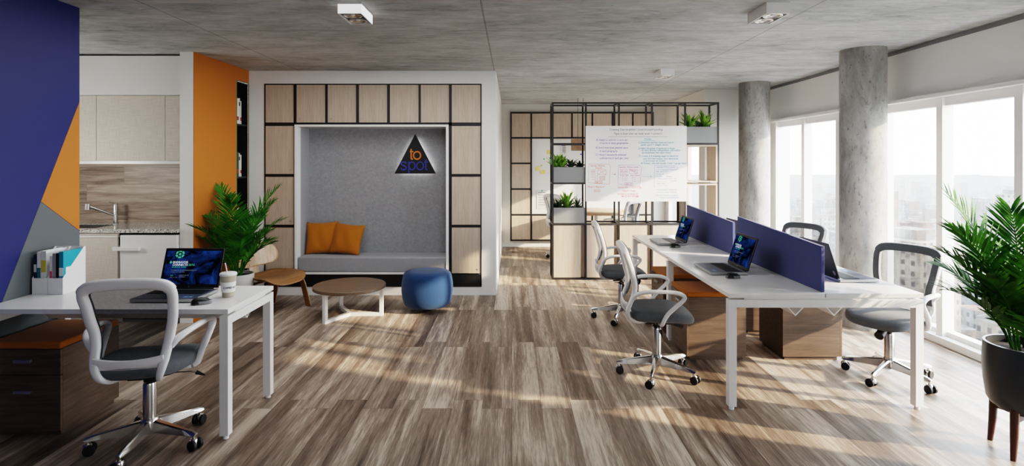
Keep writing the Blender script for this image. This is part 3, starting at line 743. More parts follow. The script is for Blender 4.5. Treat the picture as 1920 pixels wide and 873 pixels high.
# ================================================================== DESKS
def foot(b, x, y): return b.cyl((x, y, 0), (x, y, .022), .016, 16)
t = thing('bench_desk', 'white four-person bench desk by the windows with navy dividers', 'desk', (1.99, 3.494, 0)); o = t.location
X0, X1, XM = 1.373, 2.606, 1.985
Ys = [3.494, 4.885, 6.30]
for (a, b) in ((X0, XM-.004), (XM+.004, X1)):
    for (c, d) in ((Ys[0], Ys[1]-.003), (Ys[1]+.003, Ys[2])):
        mk('desktop', B().box(a, b, c, d, .712, .74), M_white, t, o, bevel=.0015)
L_ = .05
for y in (Ys[0], Ys[1]-.025, Ys[2]-.05):
    b = B().box(X0, X0+L_, y, y+L_, .022, .70).box(X1-L_, X1, y, y+L_, .022, .70).box(X0+L_, X1-L_, y, y+L_, .65, .70).box(X0+.1, X1-.1, y+.01, y+.04, .70, .712)
    f = mk('leg_frame', b, M_whitem, t, o, bevel=.0015)
    for x in (X0+.025, X1-.025): mk('levelling_foot', foot(B(), x, y+.025), M_whitem, f, o)
for x in (1.62, 2.33):
    mk('support_rail', B().box(x, x+.04, Ys[0]+.05, Ys[2]-.05, .672, .711), M_whitem, t, o, smooth=False)
for xc in (1.83, 2.08):
    for (c, d) in ((Ys[0]+.07, Ys[1]-.05), (Ys[1]+.05, Ys[2]-.07)):
        k = .005
        b = B().prism([(xc-.085, .668), (xc-.085+k, .668), (xc, .583+k), (xc+.05, .633+k), (xc+.05+k, .633), (xc, .583-k)], c, d, 'Y')
        mk('cable_tray', b, M_whitem, t, o, smooth=False)
for i, (c, d) in enumerate(((3.525, 4.835), (4.94, 6.235))):
    mk('desk_divider', B().prism([(c, .742), (d, .742), (d, 1.098 if i == 0 else 1.092), (c, 1.034)], XM-.012, XM+.012, 'X'), M_navy, t, o, bevel=.003)
# left desk
t = thing('desk', 'white single desk against the navy and orange wall', 'desk', (-2.31, 3.12, 0)); o = t.location
a, b_, c, d = XL+.003, -1.605, 3.12, 3.715
mk('desktop', B().box(a, b_, c, d, .712, .74), M_white, t, o, bevel=.0015)
for x in (b_-L_, a+.01):
    f = mk('leg_frame', B().box(x, x+L_, c, c+L_, .022, .70).box(x, x+L_, d-L_, d, .022, .70).box(x, x+L_, c+L_, d-L_, .65, .70).box(x+.01, x+.04, c+.1, d-.1, .70, .712), M_whitem, t, o, bevel=.0015)
    for y in (c+.025, d-.025): mk('levelling_foot', foot(B(), x+.025, y), M_whitem, f, o)
mk('support_rail', B().box(a+.06, b_-L_, 3.3, 3.34, .672, .711).box(a+.06, b_-L_, 3.6, 3.64, .672, .711), M_whitem, t, o, smooth=False)
yc = 3.49; k = .005
mk('cable_tray', B().prism([(yc-.085, .672), (yc-.085+k, .672), (yc, .59+k), (yc+.05, .637+k), (yc+.05+k, .637), (yc, .59-k)], a+.1, b_-.07, 'X'), M_whitem, t, o, smooth=False)

# ================================================================== PEDESTALS (drawers face local -Y)
def pedestal(label):
    t = thing('drawer_pedestal', label, 'pedestal', group='walnut drawer pedestals')
    w, d = .42, .47
    mk('carcass', B().box(-w/2, w/2, .016, d, .03, .50).box(-w/2+.02, w/2-.02, .03, d-.02, .0, .03), M_walnut, t, smooth=False)
    for z0, z1, hz in ((.355, .498, .434), (.032, .350, .258)):
        dr = mk('drawer', B().box(-w/2, w/2, 0, .0155, z0, z1), M_walnutx, t, smooth=False, bevel=.001)
        mk('handle', B().box(-.05, .05, -.016, -.0005, hz-.009, hz+.009), M_alu, dr, smooth=False, bevel=.002)
    mk('seat_pad', B().box(-w/2, w/2, 0, d, .5005, .54), M_opad, t, bevel=.008)
    return t
ped0 = pedestal('walnut drawer pedestal with orange pad under the left desk'); ped0.location = (-2.795, 3.16, 0)
GP = 'walnut drawer pedestals'
dup(ped0, (1.385, 4.585, 0), R(-90), 'walnut pedestal with orange pad under the bench, behind the nearest white chair', GP)
dup(ped0, (1.385, 5.27, 0), R(-90), 'walnut pedestal with orange pad farther back under the left side of the bench', GP)
dup(ped0, (2.617, 4.585, 0), R(90), 'walnut pedestal under the window side of the bench, beside the near chair base', GP)
dup(ped0, (2.617, 5.27, 0), R(90), 'walnut pedestal deeper under the window side of the bench, mostly hidden', GP)

# ================================================================== LAPTOPS (user at local -Y)
def laptop(label, desc=None):
    t = thing('laptop', label, 'laptop', group='open laptops')
    w, d = .382, .272
    bs = mk('base', B().box(-w/2, w/2, -d/2, d/2, .004, .022).box(-w/2+.02, w/2-.02, -d/2+.02, d/2-.02, 0, .004), M_alu, t, bevel=.005)
    mk('deck', B().box(-w/2+.006, w/2-.006, -d/2+.006, d/2-.03, .0222, .0232), mat('laptop_deck', srgb(70, 76, 92), .35), bs, smooth=False)
    kb = B()
    for r in range(5):
        for c in range(15):
            x = -.168+c*.0226; y = .088-r*.0205; kb.box(x, x+.019, y-.017, y, .0232, .0258)
    mk('keyboard', kb, M_blackm, bs, smooth=False)
    mk('touchpad', B().box(-.07, .03, -.118, -.05, .0232, .0238), mat('touchpad', srgb(58, 62, 74), .3), bs, smooth=False)
    st = B().box(.10, .125, -.10, -.075, .0232, .0236).box(.135, .152, -.098, -.078, .0232, .0236)
    mk('sticker', st, mat('sticker_blue', srgb(90, 150, 210), .4), bs, smooth=False)
    lid = mk('lid', B().box(-w/2, w/2, 0, .009, .004, .258).box(-w/2+.03, w/2-.03, -.004, .008, -.006, .006), M_blackm, t, bevel=.004)
    lid.location = (0, d/2-.004, .024); lid.rotation_euler = (R(-18), 0, 0)
    mk('screen', B().add([(-.176, -.0006, .026), (.176, -.0006, .026), (.176, -.0006, .240), (-.176, -.0006, .240)], [(0, 1, 2, 3)]), M_screen, lid, smooth=False, recalc=False)
    ring = B()      # broken green ring emblem with a small core
    rx, rz_ = -.092, .218
    for k in range(6):
        a0 = 2*PI*k/6+.12; a1 = 2*PI*(k+1)/6-.12; seg = 6
        vs = [(rx+rr*math.cos(a0+(a1-a0)*i/seg), -.0012, rz_+.9*rr*math.sin(a0+(a1-a0)*i/seg)) for rr in (.0165, .029) for i in range(seg+1)]
        ring.add(vs, [(i, i+1, seg+2+i, seg+1+i) for i in range(seg)])
    ring.add([(rx+rr*math.cos(2*PI*i/10), -.0012, rz_+.9*rr*math.sin(2*PI*i/10)) for rr in (.009,) for i in range(10)], [tuple(range(10))])
    ring.add([(-.142+.008*math.cos(2*PI*i/10), -.0012, .166+.008*math.sin(2*PI*i/10)) for i in range(10)], [tuple(range(10))])
    ring.v = [(v[0], v[1], min(v[2], .2395)) for v in ring.v]
    mk('emblem', ring, M_screen_g, lid, smooth=False, recalc=False)
    text('heading', [('ENDEAVOR', .0185, -.129, .160, 'LEFT', .098), ('CONNECTS', .0185, -.129, .143, 'LEFT', .098)], M_screen_w, lid, FRONT, (0, -.0012, 0), .018)
    text('heading_year', [('2016', .0185, -.026, .143, 'LEFT', .04), ('BUENOS AIRES', .008, -.129, .132, 'LEFT', .09)], M_screen_g, lid, FRONT, (0, -.0012, 0), .018)
    text('body_copy', [('POTENCIA TU EMPRENDIMIENTO', .0095, -.131, .111, 'LEFT', .166), ('CON LOS MEJORES', .0075, -.131, .101, 'LEFT', .09), ('REGISTRATE', .0095, -.075, .079, 'LEFT', .062), ('AHORA!', .0095, -.075, .069, 'LEFT', .04), ('ABRIL DE 2016', .006, -.133, .067, 'LEFT', .05)], mat_emit('screen_dim', srgb(140, 146, 160), .6), lid, FRONT, (0, -.0012, 0))
    text('body_date', [('22', .012, -.131, .077, 'LEFT', .018)], M_screen_g, lid, FRONT, (0, -.0012, 0))
    text('bezel_logo', [('hp', .013, 0, .0095, 'CENTER')], M_alu, lid, FRONT, (0, -.0006, 0), 0, .2)
    disc = B().add([(-.150+.016*math.cos(2*PI*i/24), .0095, .040+.016*math.sin(2*PI*i/24)) for i in range(24)], [tuple(range(24))])
    mk('lid_logo', disc, M_alu, lid, smooth=False, recalc=False)
    text('lid_logo_letters', [('hp', .024, 0, -.007, 'CENTER')], M_blackm, lid, BACK, (-.150, .0100, .040), 0, .2)
    return t
DZ = .7405
lap0 = laptop('open black laptop on the left desk, beside the paper cup'); lap0.location = (-2.068, 3.395, DZ)
GL = 'open laptops'
lp = [(1.595, 4.245, -90, 'open laptop with dark screen nearest the camera on the left side of the bench'), (1.60, 5.69, -90, 'open laptop with dark screen at the far left place of the bench'),
      (2.395, 3.99, 90, 'open laptop showing its black lid on the window side of the bench, near end'), (2.395, 5.42, 90, 'open laptop hidden behind the dividers at the far window side of the bench')]
for x, y, rz, l in lp: dup(lap0, (x, y, DZ), R(rz), l, GL)
def mouse(label):
    t = thing('computer_mouse', label, 'mouse', group='black computer mice')
    def fn(u, v):
        a = 2*PI*u; r = math.sin(v*PI/2); z = math.cos(v*PI/2)
        x = .030*math.copysign(abs(math.cos(a))**.8, math.cos(a))*r; y = .055*math.copysign(abs(math.sin(a))**.85, math.sin(a))*r
        return (x*(1-.12*(y/.055)), y, .004+.034*z**.8*(1-.25*(y/.055)))
    mk('shell', B().grid(fn, 28, 10), M_blackm, t)
    mk('skirt', B().lathe([(.95, 0), (1, .004), (1.0, .012), (.96, .02)], 28, ex=2.4).xf(Matrix.Diagonal((.0305, .0555, 1, 1))), M_grey, t)
    mk('wheel', B().cyl((-.004, .03, .026), (.004, .03, .026), .009, 14), M_grey, t)
    return t
m0 = mouse('black mouse on the left desk, in front of the laptop'); m0.location = (-1.82, 3.235, DZ); m0.rotation_euler = (0, 0, R(-62))
dup(m0, (1.585, 3.96, DZ), R(-75), 'black mouse beside the nearest laptop on the bench', 'black computer mice')
dup(m0, (1.59, 5.385, DZ), R(-75), 'black mouse beside the far laptop on the left side of the bench', 'black computer mice')
for x, y, l in ((1.83, 4.18, 'white sheet of paper by the nearer navy divider, behind the near laptop'), (1.83, 5.61, 'white sheet of paper by the farther navy divider, behind the far laptop')):
    tag(mk('paper_sheet', B().box(x-.1, x+.1, y-.145, y+.145, DZ+.0005, DZ+.0015), M_paper, None, (x, y, DZ), smooth=False), l, 'paper', 'paper sheets on the bench')

# paper cup
t = thing('paper_cup', 'tan and white take-away coffee cup with lid and straw on the left desk', 'cup', (-1.755, 3.415, DZ))
rz0, rz1, hc = .034, .046, .132
rr = lambda z: rz0+(rz1-rz0)*z/hc
mk('cup_body', B().lathe([(0, .003), (rz0-.003, .003), (rz0-.002, 0), (rz0, 0), (rz1, hc), (0, hc)], 40), M_sand, t)
mk('sleeve', B().lathe([(rr(.032)+.0006, .032), (rr(.032)+.0012, .0325), (rr(.094)+.0012, .0935), (rr(.094)+.0006, .094)], 40), M_paper, t)
mk('lid', B().lathe([(0, hc+.001), (rz1+.004, hc+.001), (rz1+.005, hc+.006), (rz1+.003, hc+.014), (rz1-.002, hc+.017), (0, hc+.016)], 40), M_whitep, t)
mk('straw', B().cyl((-.006, 0, hc+.01), (-.022, .004, hc+.075), .0035, 10), M_whitep, t)
ang0 = math.atan2(-3.415, 1.755)
def wrap(x, y, z):
    zz = .055+y; r = rr(zz)+.0018; a = ang0+x/.042; return (r*math.cos(a), r*math.sin(a), zz)
text('cup_lettering', [('COFFEE HOT', .0165, .012, 0, 'CENTER', .085)], M_black, t, None, bold=.035, xf=wrap)

# magazine files with books
def magfile(x, y, label):
    t = thing('magazine_file', label, 'magazine file', (x, y, DZ), 0, 'white magazine files'); w, d, h = .095, .185, .276; k = .003
    pr = [(0, 0), (d, 0), (d, h), (d-.012, h), (0, .102)]
    mk('holder', B().prism(pr, 0, k, 'X').prism(pr, w-k, w, 'X').box(k, w-k, 0, k, 0, .102).box(k, w-k, d-k, d, 0, h).box(k, w-k, k, d-k, 0, k), M_white, t, smooth=False)
    return t
fy = 3.468
magfile(-3.016, fy, 'white magazine file nearest the wall on the left desk'); magfile(-2.917, fy, 'white magazine file on the right, holding the teal book')
bz = DZ+.0035
seq = [(-3.010, .018, .145, .245, (30, 38, 84), 'navy book in the left magazine file, at the wall side', (.55, .75, (200, 205, 215))), (-2.989, .022, .16, .262, (226, 228, 228), 'white book with teal lower spine in the left magazine file', (.0, .62, (40, 120, 130))),
       (-2.964, .032, .165, .268, (222, 222, 222), 'thick white book in the left magazine file, next to the gap', (.5, .78, (206, 190, 90))),
       (-2.910, .016, .16, .235, (222, 218, 220), 'thin white book with red spine marks in the right magazine file', (.3, .6, (196, 90, 110))), (-2.892, .02, .16, .252, (150, 150, 150), 'black and white patterned book in the right magazine file', (.1, .4, (40, 40, 40))),
       (-2.870, .017, .155, .252, (26, 26, 30), 'black book in the right magazine file', None), (-2.851, .027, .17, .262, (24, 150, 172), 'teal book with white band in the right magazine file', (.42, .62, (232, 236, 236)))]
for x, th, d, h, c, l, bd in seq:
    t, cv = book(x, fy+.006, bz, th, d, h, c, l, 'books in the magazine files', 0, bd)
    if c == (24, 150, 172):
        mk('cover_band', B().box(th, th+.0006, .02, d, .42*h, .62*h), M_paper, cv, smooth=False)
        mk('cover_print', B().box(th+.0006, th+.001, .055, .085, .45*h, .59*h), M_black, cv, smooth=False)
        text('spine_title', [('BLUE', .022, .016, 0, 'LEFT', .06)], mat('pale_teal', srgb(150, 210, 220), .5), cv, None, xf=lambda a, b, z: (th/2-b+.008, -.0012, a))
# ================================================================== LOUNGE FURNITURE
# coffee table
t = thing('coffee_table', 'round walnut coffee table on a white three-armed steel base', 'table', (-1.665, 5.66, 0))
mk('tabletop', B().lathe([(0, .284), (.355, .284), (.362, .288), (.362, .314), (.358, .318), (0, .318)], 64), M_tabletop, t)
b = B()
for a in (0, 122, 242):
    M = Matrix.Rotation(R(a), 4, 'Z'); q = B().box(-.01, .345, -.019, .019, .0, .035).box(.31, .345, -.019, .019, .035, .283).box(.0, .31, -.019, .019, .262, .283).xf(M); b.add(q.v, q.f)
b.cyl((0, 0, 0), (0, 0, .0352), .021, 18).cyl((0, 0, .2618), (0, 0, .2832), .021, 18)
mk('base_frame', b, M_whitem, t, smooth=False)
# pouf
t = thing('pouf', 'round blue upholstered pouf in front of the seating niche', 'pouf', (-.90, 5.87, 0))
mk('upholstery', B().lathe([(0, .045), (.16, .045), (.215, .055), (.243, .08), (.262, .14), (.272, .22), (.270, .29), (.258, .36), (.248, .392), (.225, .412), (.16, .421), (0, .424)], 56), M_pouf, t)
mk('glide_base', B().lathe([(0, 0), (.05, 0), (.055, .012), (.05, .046), (0, .046)], 24), M_blackm, t)

# bent plywood lounge chair (faces local +Y)
t = thing('plywood_lounge_chair', 'moulded plywood lounge chair with bent legs beside the palm', 'chair', (-2.53, 5.87, 0), R(-113))
def seatfn(u, v):
    x, y = 2*u-1, 2*v-1
    q = max(abs(x), abs(y)); 
    if q > 0:
        rr_ = (abs(x)**4+abs(y)**4)**.25; x, y = x*q/rr_, y*q/rr_
    wd = .27*(1-.08*(y < 0)*abs(y)); X = x*wd; Y = y*.245+.01
    z = .375-.035*(1-x*x)*(.4+.6*math.exp(-((y+.35)/.6)**2))+.012*x*x - (.06*((y-.35)/.65)**2 if y > .35 else 0)+(.02*((-y-.5)/.5)**2 if y < -.5 else 0)
    return (X, Y, z)
mk('seat', B().grid(seatfn, 24, 24), M_ply, t, solid=.011)
def backfn(u, v):
    x, y = 2*u-1, 2*v-1; q = max(abs(x), abs(y))
    if q > 0:
        rr_ = (abs(x)**3.2+abs(y)**3.2)**(1/3.2); x, y = x*q/rr_, y*q/rr_
    X = x*.275*(1-.10*max(0, y)); Z = .575+y*.128-.015*x*x; return (X, -.27-.17*(Z-.45)+.055*x*x-.02*(1-y*y)*0, Z)
mk('backrest', B().grid(backfn, 22, 16), M_plyb, t, solid=.010)
sp = cr([(0, -.315, .60), (0, -.305, .52), (0, -.295, .43), (0, -.275, .36), (0, -.225, .318), (0, -.13, .305), (0, .0, .318), (0, .1, .328)], 5)
mk('spine', B().sweep(sp, .062, .006, [Vector((0, max(.05, 1-i/16), 1 if i > 14 else .02)) for i in range(len(sp))], 8, e=6), M_plyb, t)
lf = cr([(-.275, .215, 0), (-.262, .19, .12), (-.243, .165, .25), (-.215, .15, .315), (-.15, .14, .338), (0, .135, .338), (.15, .14, .338), (.215, .15, .315), (.243, .165, .25), (.262, .19, .12), (.275, .215, 0)], 5)
def leghint(P): return [Vector((p[0]/.27, 0, 1.0-abs(p[0])/.28)) for p in P]
mk('front_legs', B().sweep(lf, .036, .007, leghint(lf), 8, e=6), M_ply, t)
lr = cr([(-.235, -.27, 0), (-.225, -.235, .10), (-.21, -.20, .20), (-.185, -.18, .262), (-.12, -.165, .285), (0, -.16, .287), (.12, -.165, .285), (.185, -.18, .262), (.21, -.20, .20), (.225, -.235, .10), (.235, -.27, 0)], 5)
mk('rear_legs', B().sweep(lr, .036, .007, leghint(lr), 8, e=6), M_ply, t)

# ================================================================== PALMS
def frond(name, parent, base, az, L, e0, bend, m, n=24, lm=.24, hw=.0125, roll=0):
    b = B(); pts = []; p = Vector(base); N = 22
    for i in range(N+1):
        tt = i/N; e = R(e0-bend*tt**1.4); pts.append(p.copy())
        p = p+Vector((math.cos(az)*math.cos(e), math.sin(az)*math.cos(e), math.sin(e)))*(L/N)
    rad = [.0065-.005*i/N for i in range(N+1)]
    b.sweep(pts, rad, rad, Vector((-math.sin(az), math.cos(az), .01)), 6, e=2)
    for k in range(n):
        f = k/(n-1); tt = .30+.70*f; i = min(int(tt*N), N-1); q = pts[i].lerp(pts[i+1], tt*N-i)
        T = (pts[i+1]-pts[i]).normalized(); S_ = Vector((-math.sin(az), math.cos(az), 0)); U = S_.cross(T)*-1
        if U.z < 0: U = -U
        for sg in (-1, 1):
            ll = lm*(.45+.55*math.sin(PI*min(1, .12+.80*f)))*(1-.25*f**3)*random.uniform(.88, 1.1)
            psi = R(58-34*f+random.uniform(-5, 5)); d = (T*math.cos(psi)+S_*sg*math.sin(psi)+U*random.uniform(.12, .34)).normalized()
            W = d.cross(U).normalized(); dr = random.uniform(.10, .26)
            if roll: W = (W*math.cos(roll)+U*math.sin(roll)).normalized()
            P = []
            for j in range(5):
                s_ = j/4; P.append(q+d*ll*s_-Vector((0,0,1))*dr*ll*s_*s_)
            wd = [.35, .95, 1.0, .70, .04]; vs = []
            for a, w_ in zip(P, wd): vs += [a-W*hw*w_, a+U*hw*.25*w_, a+W*hw*w_]
            fs = []
            for j in range(4): fs += [(j*3, j*3+1, j*3+4, j*3+3), (j*3+1, j*3+2, j*3+5, j*3+4)]
            b.add(vs, fs)
    return mk(name, b, m, parent, recalc=False, ang=80)
def palm(t, z, fr, m, spread=.05, lm=.25, hw=.0105):
    for az, L, e0, bend in fr:
        a = R(az); frond('frond', t, (spread*math.cos(a), spread*math.sin(a), z), a, L, e0, bend, m, 27, lm*(.55+.5*L), hw)
def fronds(seed, n, l0, l1):
    q = random.Random(seed); out = []
    for k in range(n):
        f = k/(n-1); L = l1-(l1-l0)*f**.9
        out.append((137.5*k+q.uniform(-14, 14), L*q.uniform(.95, 1.04), 88-20*f-q.uniform(0, 4), 34+32*f+q.uniform(-5, 10)))
    return out
t = thing('potted_palm', 'lush green palm in a pale concrete pot against the orange wall', 'plant', (-2.80, 5.62, 0))
mk('pot', B().lathe([(0, 0), (.115, 0), (.125, .01), (.162, .425), (.162, .44), (.148, .44), (.145, .40), (0, .40)], 48), M_concpot, t)
mk('soil', B().lathe([(.144, .402), (.144, .412), (.07, .42), (0, .418)], 32), M_soil, t)
palm(t, .41, fronds(5, 18, .42, .96), M_leafd, .035, .25, .0078)
t = thing('potted_palm', 'large palm in a charcoal pot on dark wooden legs by the window', 'plant', (2.785, 2.985, 0))
mk('pot', B().lathe([(0, .245), (.13, .245), (.155, .252), (.172, .28), (.185, .38), (.190, .47), (.186, .575), (.184, .585), (.172, .585), (.174, .53), (0, .53)], 56), M_darkpot, t)
mk('soil', B().lathe([(.173, .532), (.173, .545), (.09, .553), (0, .55)], 32), M_soil, t)
st = B()
for a in (118, 208, 298, 28):
    ca, sa = math.cos(R(a)), math.sin(R(a))
    lg = mk('leg', B().cyl((.162*ca, .162*sa, 0), (.150*ca, .150*sa, .13), .013, 16, .019).cyl((.150*ca, .150*sa, .13), (.145*ca, .145*sa, .262), .019, 16, .021), M_redleg, t)
b = B()
for a in (118, 208):
    q = B().box(-.14, .14, -.012, .012, .195, .232 if a == 118 else .2318).xf(Matrix.Rotation(R(a), 4, 'Z')); b.add(q.v, q.f)
mk('stand_cross', b, M_redleg, t, smooth=False)
mk('saucer', B().lathe([(0, .233), (.13, .233), (.135, .246), (0, .246)], 40), M_darkpot, t)
palm(t, .54, fronds(9, 22, .36, .92), M_leaf, .06, .30, .0085)

# ================================================================== SHELVING PARTITION
SY0, SY1 = 7.39, 7.72
sx_ = [.546+.4435*k for k in range(6)]; zt = 2.375; bw = .011
t = thing('shelving_partition', 'black steel open shelving partition with oak cabinets below', 'shelving', (1.655, SY0, 0)); o = t.location
fb = B()
for x in sx_:
    for y in (SY0, SY1): fb.box(x-bw, x+bw, y, y+2*bw, 0, zt)
    for z in (.0, .731, zt-2*bw): fb.box(x-bw, x+bw, SY0+2*bw, SY1, z, z+2*bw)
for y in (SY0, SY1):
    for z in (.0, .731, zt-2*bw):
        for a, b_ in zip(sx_[:-1], sx_[1:]): fb.box(a+bw, b_-bw, y, y+2*bw, z, z+2*bw)
    for z in (1.276, 1.806): fb.box(sx_[0]+bw, sx_[1]-bw, y, y+2*bw, z, z+2*bw)
    fb.box(sx_[4]+bw, sx_[5]-bw, y, y+2*bw, 1.806, 1.806+2*bw)
for x in (sx_[0], sx_[1]):
    for z in (1.276, 1.806): fb.box(x-bw, x+bw, SY0+2*bw, SY1, z, z+2*bw)
for x in (sx_[4], sx_[5]): fb.box(x-bw, x+bw, SY0+2*bw, SY1, 1.806, 1.828)
mk('frame', fb, M_steel, t, o, smooth=False)
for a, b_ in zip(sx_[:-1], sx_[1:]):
    c = mk('cabinet_box', B().box(a+bw+.001, b_-bw-.001, SY0+.045, SY1-.002, .024, .729), M_oakshade, t, o, smooth=False)  # darker face paints the shadow strip right of each door
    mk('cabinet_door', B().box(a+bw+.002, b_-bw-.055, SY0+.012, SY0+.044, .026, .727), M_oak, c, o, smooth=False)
for z0, z1 in ((1.30, 1.803), (.757, 1.285)):
    a, b_ = sx_[4]+bw+.001, sx_[5]-bw-.001; k = .022
    mk('wooden_shelf_box', B().box(a, b_, SY0, SY1+.02, z0, z0+k).box(a, b_, SY0, SY1+.02, z1-k, z1).box(a, a+k, SY0, SY1+.02, z0+k, z1-k).box(b_-k, b_, SY0, SY1+.02, z0+k, z1-k), M_oak, t, o, smooth=False)
# planters
def rosette(b, c, n, L, w, e0, e1, bend):
    for k in range(n):
        az = 2*PI*(k*.382)+random.uniform(-.3, .3); f = k/n; e = R(e0+(e1-e0)*f+random.uniform(-6, 6)); l = L*random.uniform(.8, 1.1)*(.75+.25*f)
        p = Vector(c); S_ = Vector((-math.sin(az), math.cos(az), 0)); vs = []
        for j in range(6):
            s_ = j/5; ee = e-R(bend)*s_; d = Vector((math.cos(az)*math.cos(ee), math.sin(az)*math.cos(ee), math.sin(ee)))
            ww = w*[.5, .85, 1, .9, .55, .03][j]; U = S_.cross(d)
            if U.z < 0: U = -U
            vs += [p-S_*ww+U*ww*.35, p, p+S_*ww+U*ww*.35]; p = p+d*l/5
        fs = []
        for j in range(5): fs += [(j*3, j*3+1, j*3+4, j*3+3), (j*3+1, j*3+2, j*3+5, j*3+4)]
        b.add(vs, fs)
    return b
def planter(label, x0, x1, z0, z1, plants):
    y0, y1 = SY0+.006, SY1+.014
    t = thing('planter_box', label, 'planter', ((x0+x1)/2, y0, z0), 0, 'grey planter boxes on the shelving'); o = t.location
    k = .006; h = z1
    mk('box', B().box(x0, x1, y0, y0+k, z0, h).box(x0, x1, y1-k, y1, z0, h).box(x0, x0+k, y0+k, y1-k, z0, h).box(x1-k, x1, y0+k, y1-k, z0, h).box(x0+k, x1-k, y0+k, y1-k, z0, z0+k), M_greybox, t, o, smooth=False)
    mk('soil', B().box(x0+k, x1-k, y0+k, y1-k, h-.04, h-.02), M_soil, t, o, smooth=False)
    for f, kind, sc in plants:
        c = (x0+(x1-x0)*f, (y0+y1)/2-.04, h-.03); b = B()
        if kind == 'a': rosette(b, c, 22, .27*sc, .024*sc, 38, 84, 22); m = M_leafy
        elif kind == 'b': rosette(b, c, 24, .20*sc, .020*sc, 20, 80, 55); m = M_leafg
        else: rosette(b, c, 30, .20*sc, .009*sc, 25, 80, 30); m = M_leafg
        mk('plant', b, m, t, o, recalc=False, ang=80)
planter('grey planter box with mixed plants, upper one in the left bay of the shelving', sx_[0]+.013, sx_[1]-.013, 1.3, 1.505, [(.10, 'a', .95), (.28, 'a', .9), (.58, 'b', 1.0), (.86, 'b', .9)])
planter('grey planter box with spiky plants, lower one in the left bay of the shelving', sx_[0]+.013, sx_[1]-.013, .755, .962, [(.2, 'b', .95), (.45, 'a', 1.05), (.8, 'c', 1.05), (.08, 'c', .9)])
planter('grey planter box with two bright green plants at the top right of the shelving', sx_[4]+.013, sx_[5]-.013, 1.83, 2.045, [(.22, 'a', 1.1), (.45, 'b', .8), (.70, 'a', 1.1)])
# whiteboard on the shelving
BX0, BX1, BZ0, BZ1, BY = .984, 2.333, 1.048, 2.055, 7.372
t = thing('whiteboard', 'white board covered in coloured handwriting, hung on the shelving', 'whiteboard', ((BX0+BX1)/2, BY, BZ0)); o = t.location
mk('board', B().box(BX0, BX1, BY, BY+.016, BZ0, BZ1), M_white, t, o, smooth=False)
ink = lambda n, c: mat('ink_'+n, srgb(*c), .6)
bx = lambda x: BX0-o.x+(x-98)/1037*(BX1-BX0)      # crop pixels of the board -> local
bzz = lambda y: (829-y)/767*(BZ1-BZ0)
def ln(b, x0, y0, x1, y1, w=.004):
    a = Vector((bx(x0), 0, bzz(y0))); c = Vector((bx(x1), 0, bzz(y1))); d = (c-a).normalized(); n = Vector((-d.z, 0, d.x))*w/2
    yy = Vector((0, -.0010, 0)); b.add([a-n+yy, c-n+yy, c+n+yy, a+n+yy], [(0, 1, 2, 3)])
def poly(b, pts, w=.004):
    for (x0, y0), (x1, y1) in zip(pts[:-1], pts[1:]): ln(b, x0, y0, x1, y1, w)
def wr(name, m, lines, strokes=(), b_=.012):
    L2 = [(s_, sz, bx(x), bzz(y), 'LEFT', w_/1037*(BX1-BX0)) for s_, sz, x, y, w_ in lines]
    o2 = text(name, L2, m, t, FRONT, (0, -.0010, 0), b_, .12)
    if strokes:
        q = B()
        for st_ in strokes: poly(q, st_)
        mk(name+'_lines', q, m, o2, smooth=False, recalc=False)
wr('heading_writing', ink('grey', (104, 102, 108)), [('Creating Geo-targeted / Local-focused Landing', .040, 340, 108, 545), ('Pages at Scale (that can really work + convert!)', .040, 388, 150, 490)], [[(330, 172), (940, 172)]])
pu = ink('violet', (112, 86, 160))
wr('left_list_writing', pu, [('A) Need to rank for a core set', .036, 203, 213, 322), ('of terms in many geographies', .036, 238, 245, 297), ("B) Don't have local, physical space", .036, 200, 292, 333), ('in each geography', .036, 240, 326, 185), ("C) Haven't necessarily achieved", .036, 197, 364, 315), ('scale/service in each geo (yet)', .036, 238, 398, 298)])
te = ink('teal', (40, 142, 164))
wr('right_list_writing', te, [('Process', .036, 700, 203, 68), ('1) Determine searcher intent and how to', .034, 637, 238, 362), ('satisfy query + delight visitors', .034, 662, 262, 285), ('2) Select the group of keywords to target -', .034, 637, 298, 390), ('be wary of local colloquialisms, and outline', .034, 672, 318, 395), ('terms/phrases that share intent', .034, 675, 342, 298),
   ('3) Create 3-4 amazing pages by hand for', .034, 640, 376, 408), ('your first few targets, then determine', .034, 686, 402, 362), ('a process to scale', .034, 692, 424, 220), ('4) Review - who will amplify + why, + go get them!', .034, 665, 450, 468)], [[(692, 211), (812, 210)]])
orr = ink('rust', (206, 122, 88))
wr('first_sketch', orr, [('Specialty Whiskey', .034, 146, 474, 148), ('Seattle', .032, 198, 496, 70), ('Seattle', .030, 148, 530, 48), ('Seattle', .028, 240, 584, 60), ('Specialty', .028, 238, 600, 60), ('Seattle', .028, 240, 616, 58), ('Sign Up', .034, 198, 640, 66), ('"Find + Replace"', .036, 112, 690, 182), ('SUCKS', .036, 180, 726, 70)],
   [[(132, 448), (332, 452), (352, 470), (340, 654), (122, 640), (132, 448)], [(222, 506), (308, 508), (306, 560), (220, 556), (222, 506), (306, 560)], [(308, 508), (220, 556)], [(148, 508), (204, 510)], [(150, 538), (200, 540)], [(150, 552), (200, 553)], [(156, 570), (230, 572)], [(156, 588), (228, 590)], [(156, 606), (230, 609)], [(192, 620), (272, 622), (270, 646), (190, 642), (192, 620)], [(180, 732), (250, 732)]])
pk = ink('pink', (196, 104, 160))
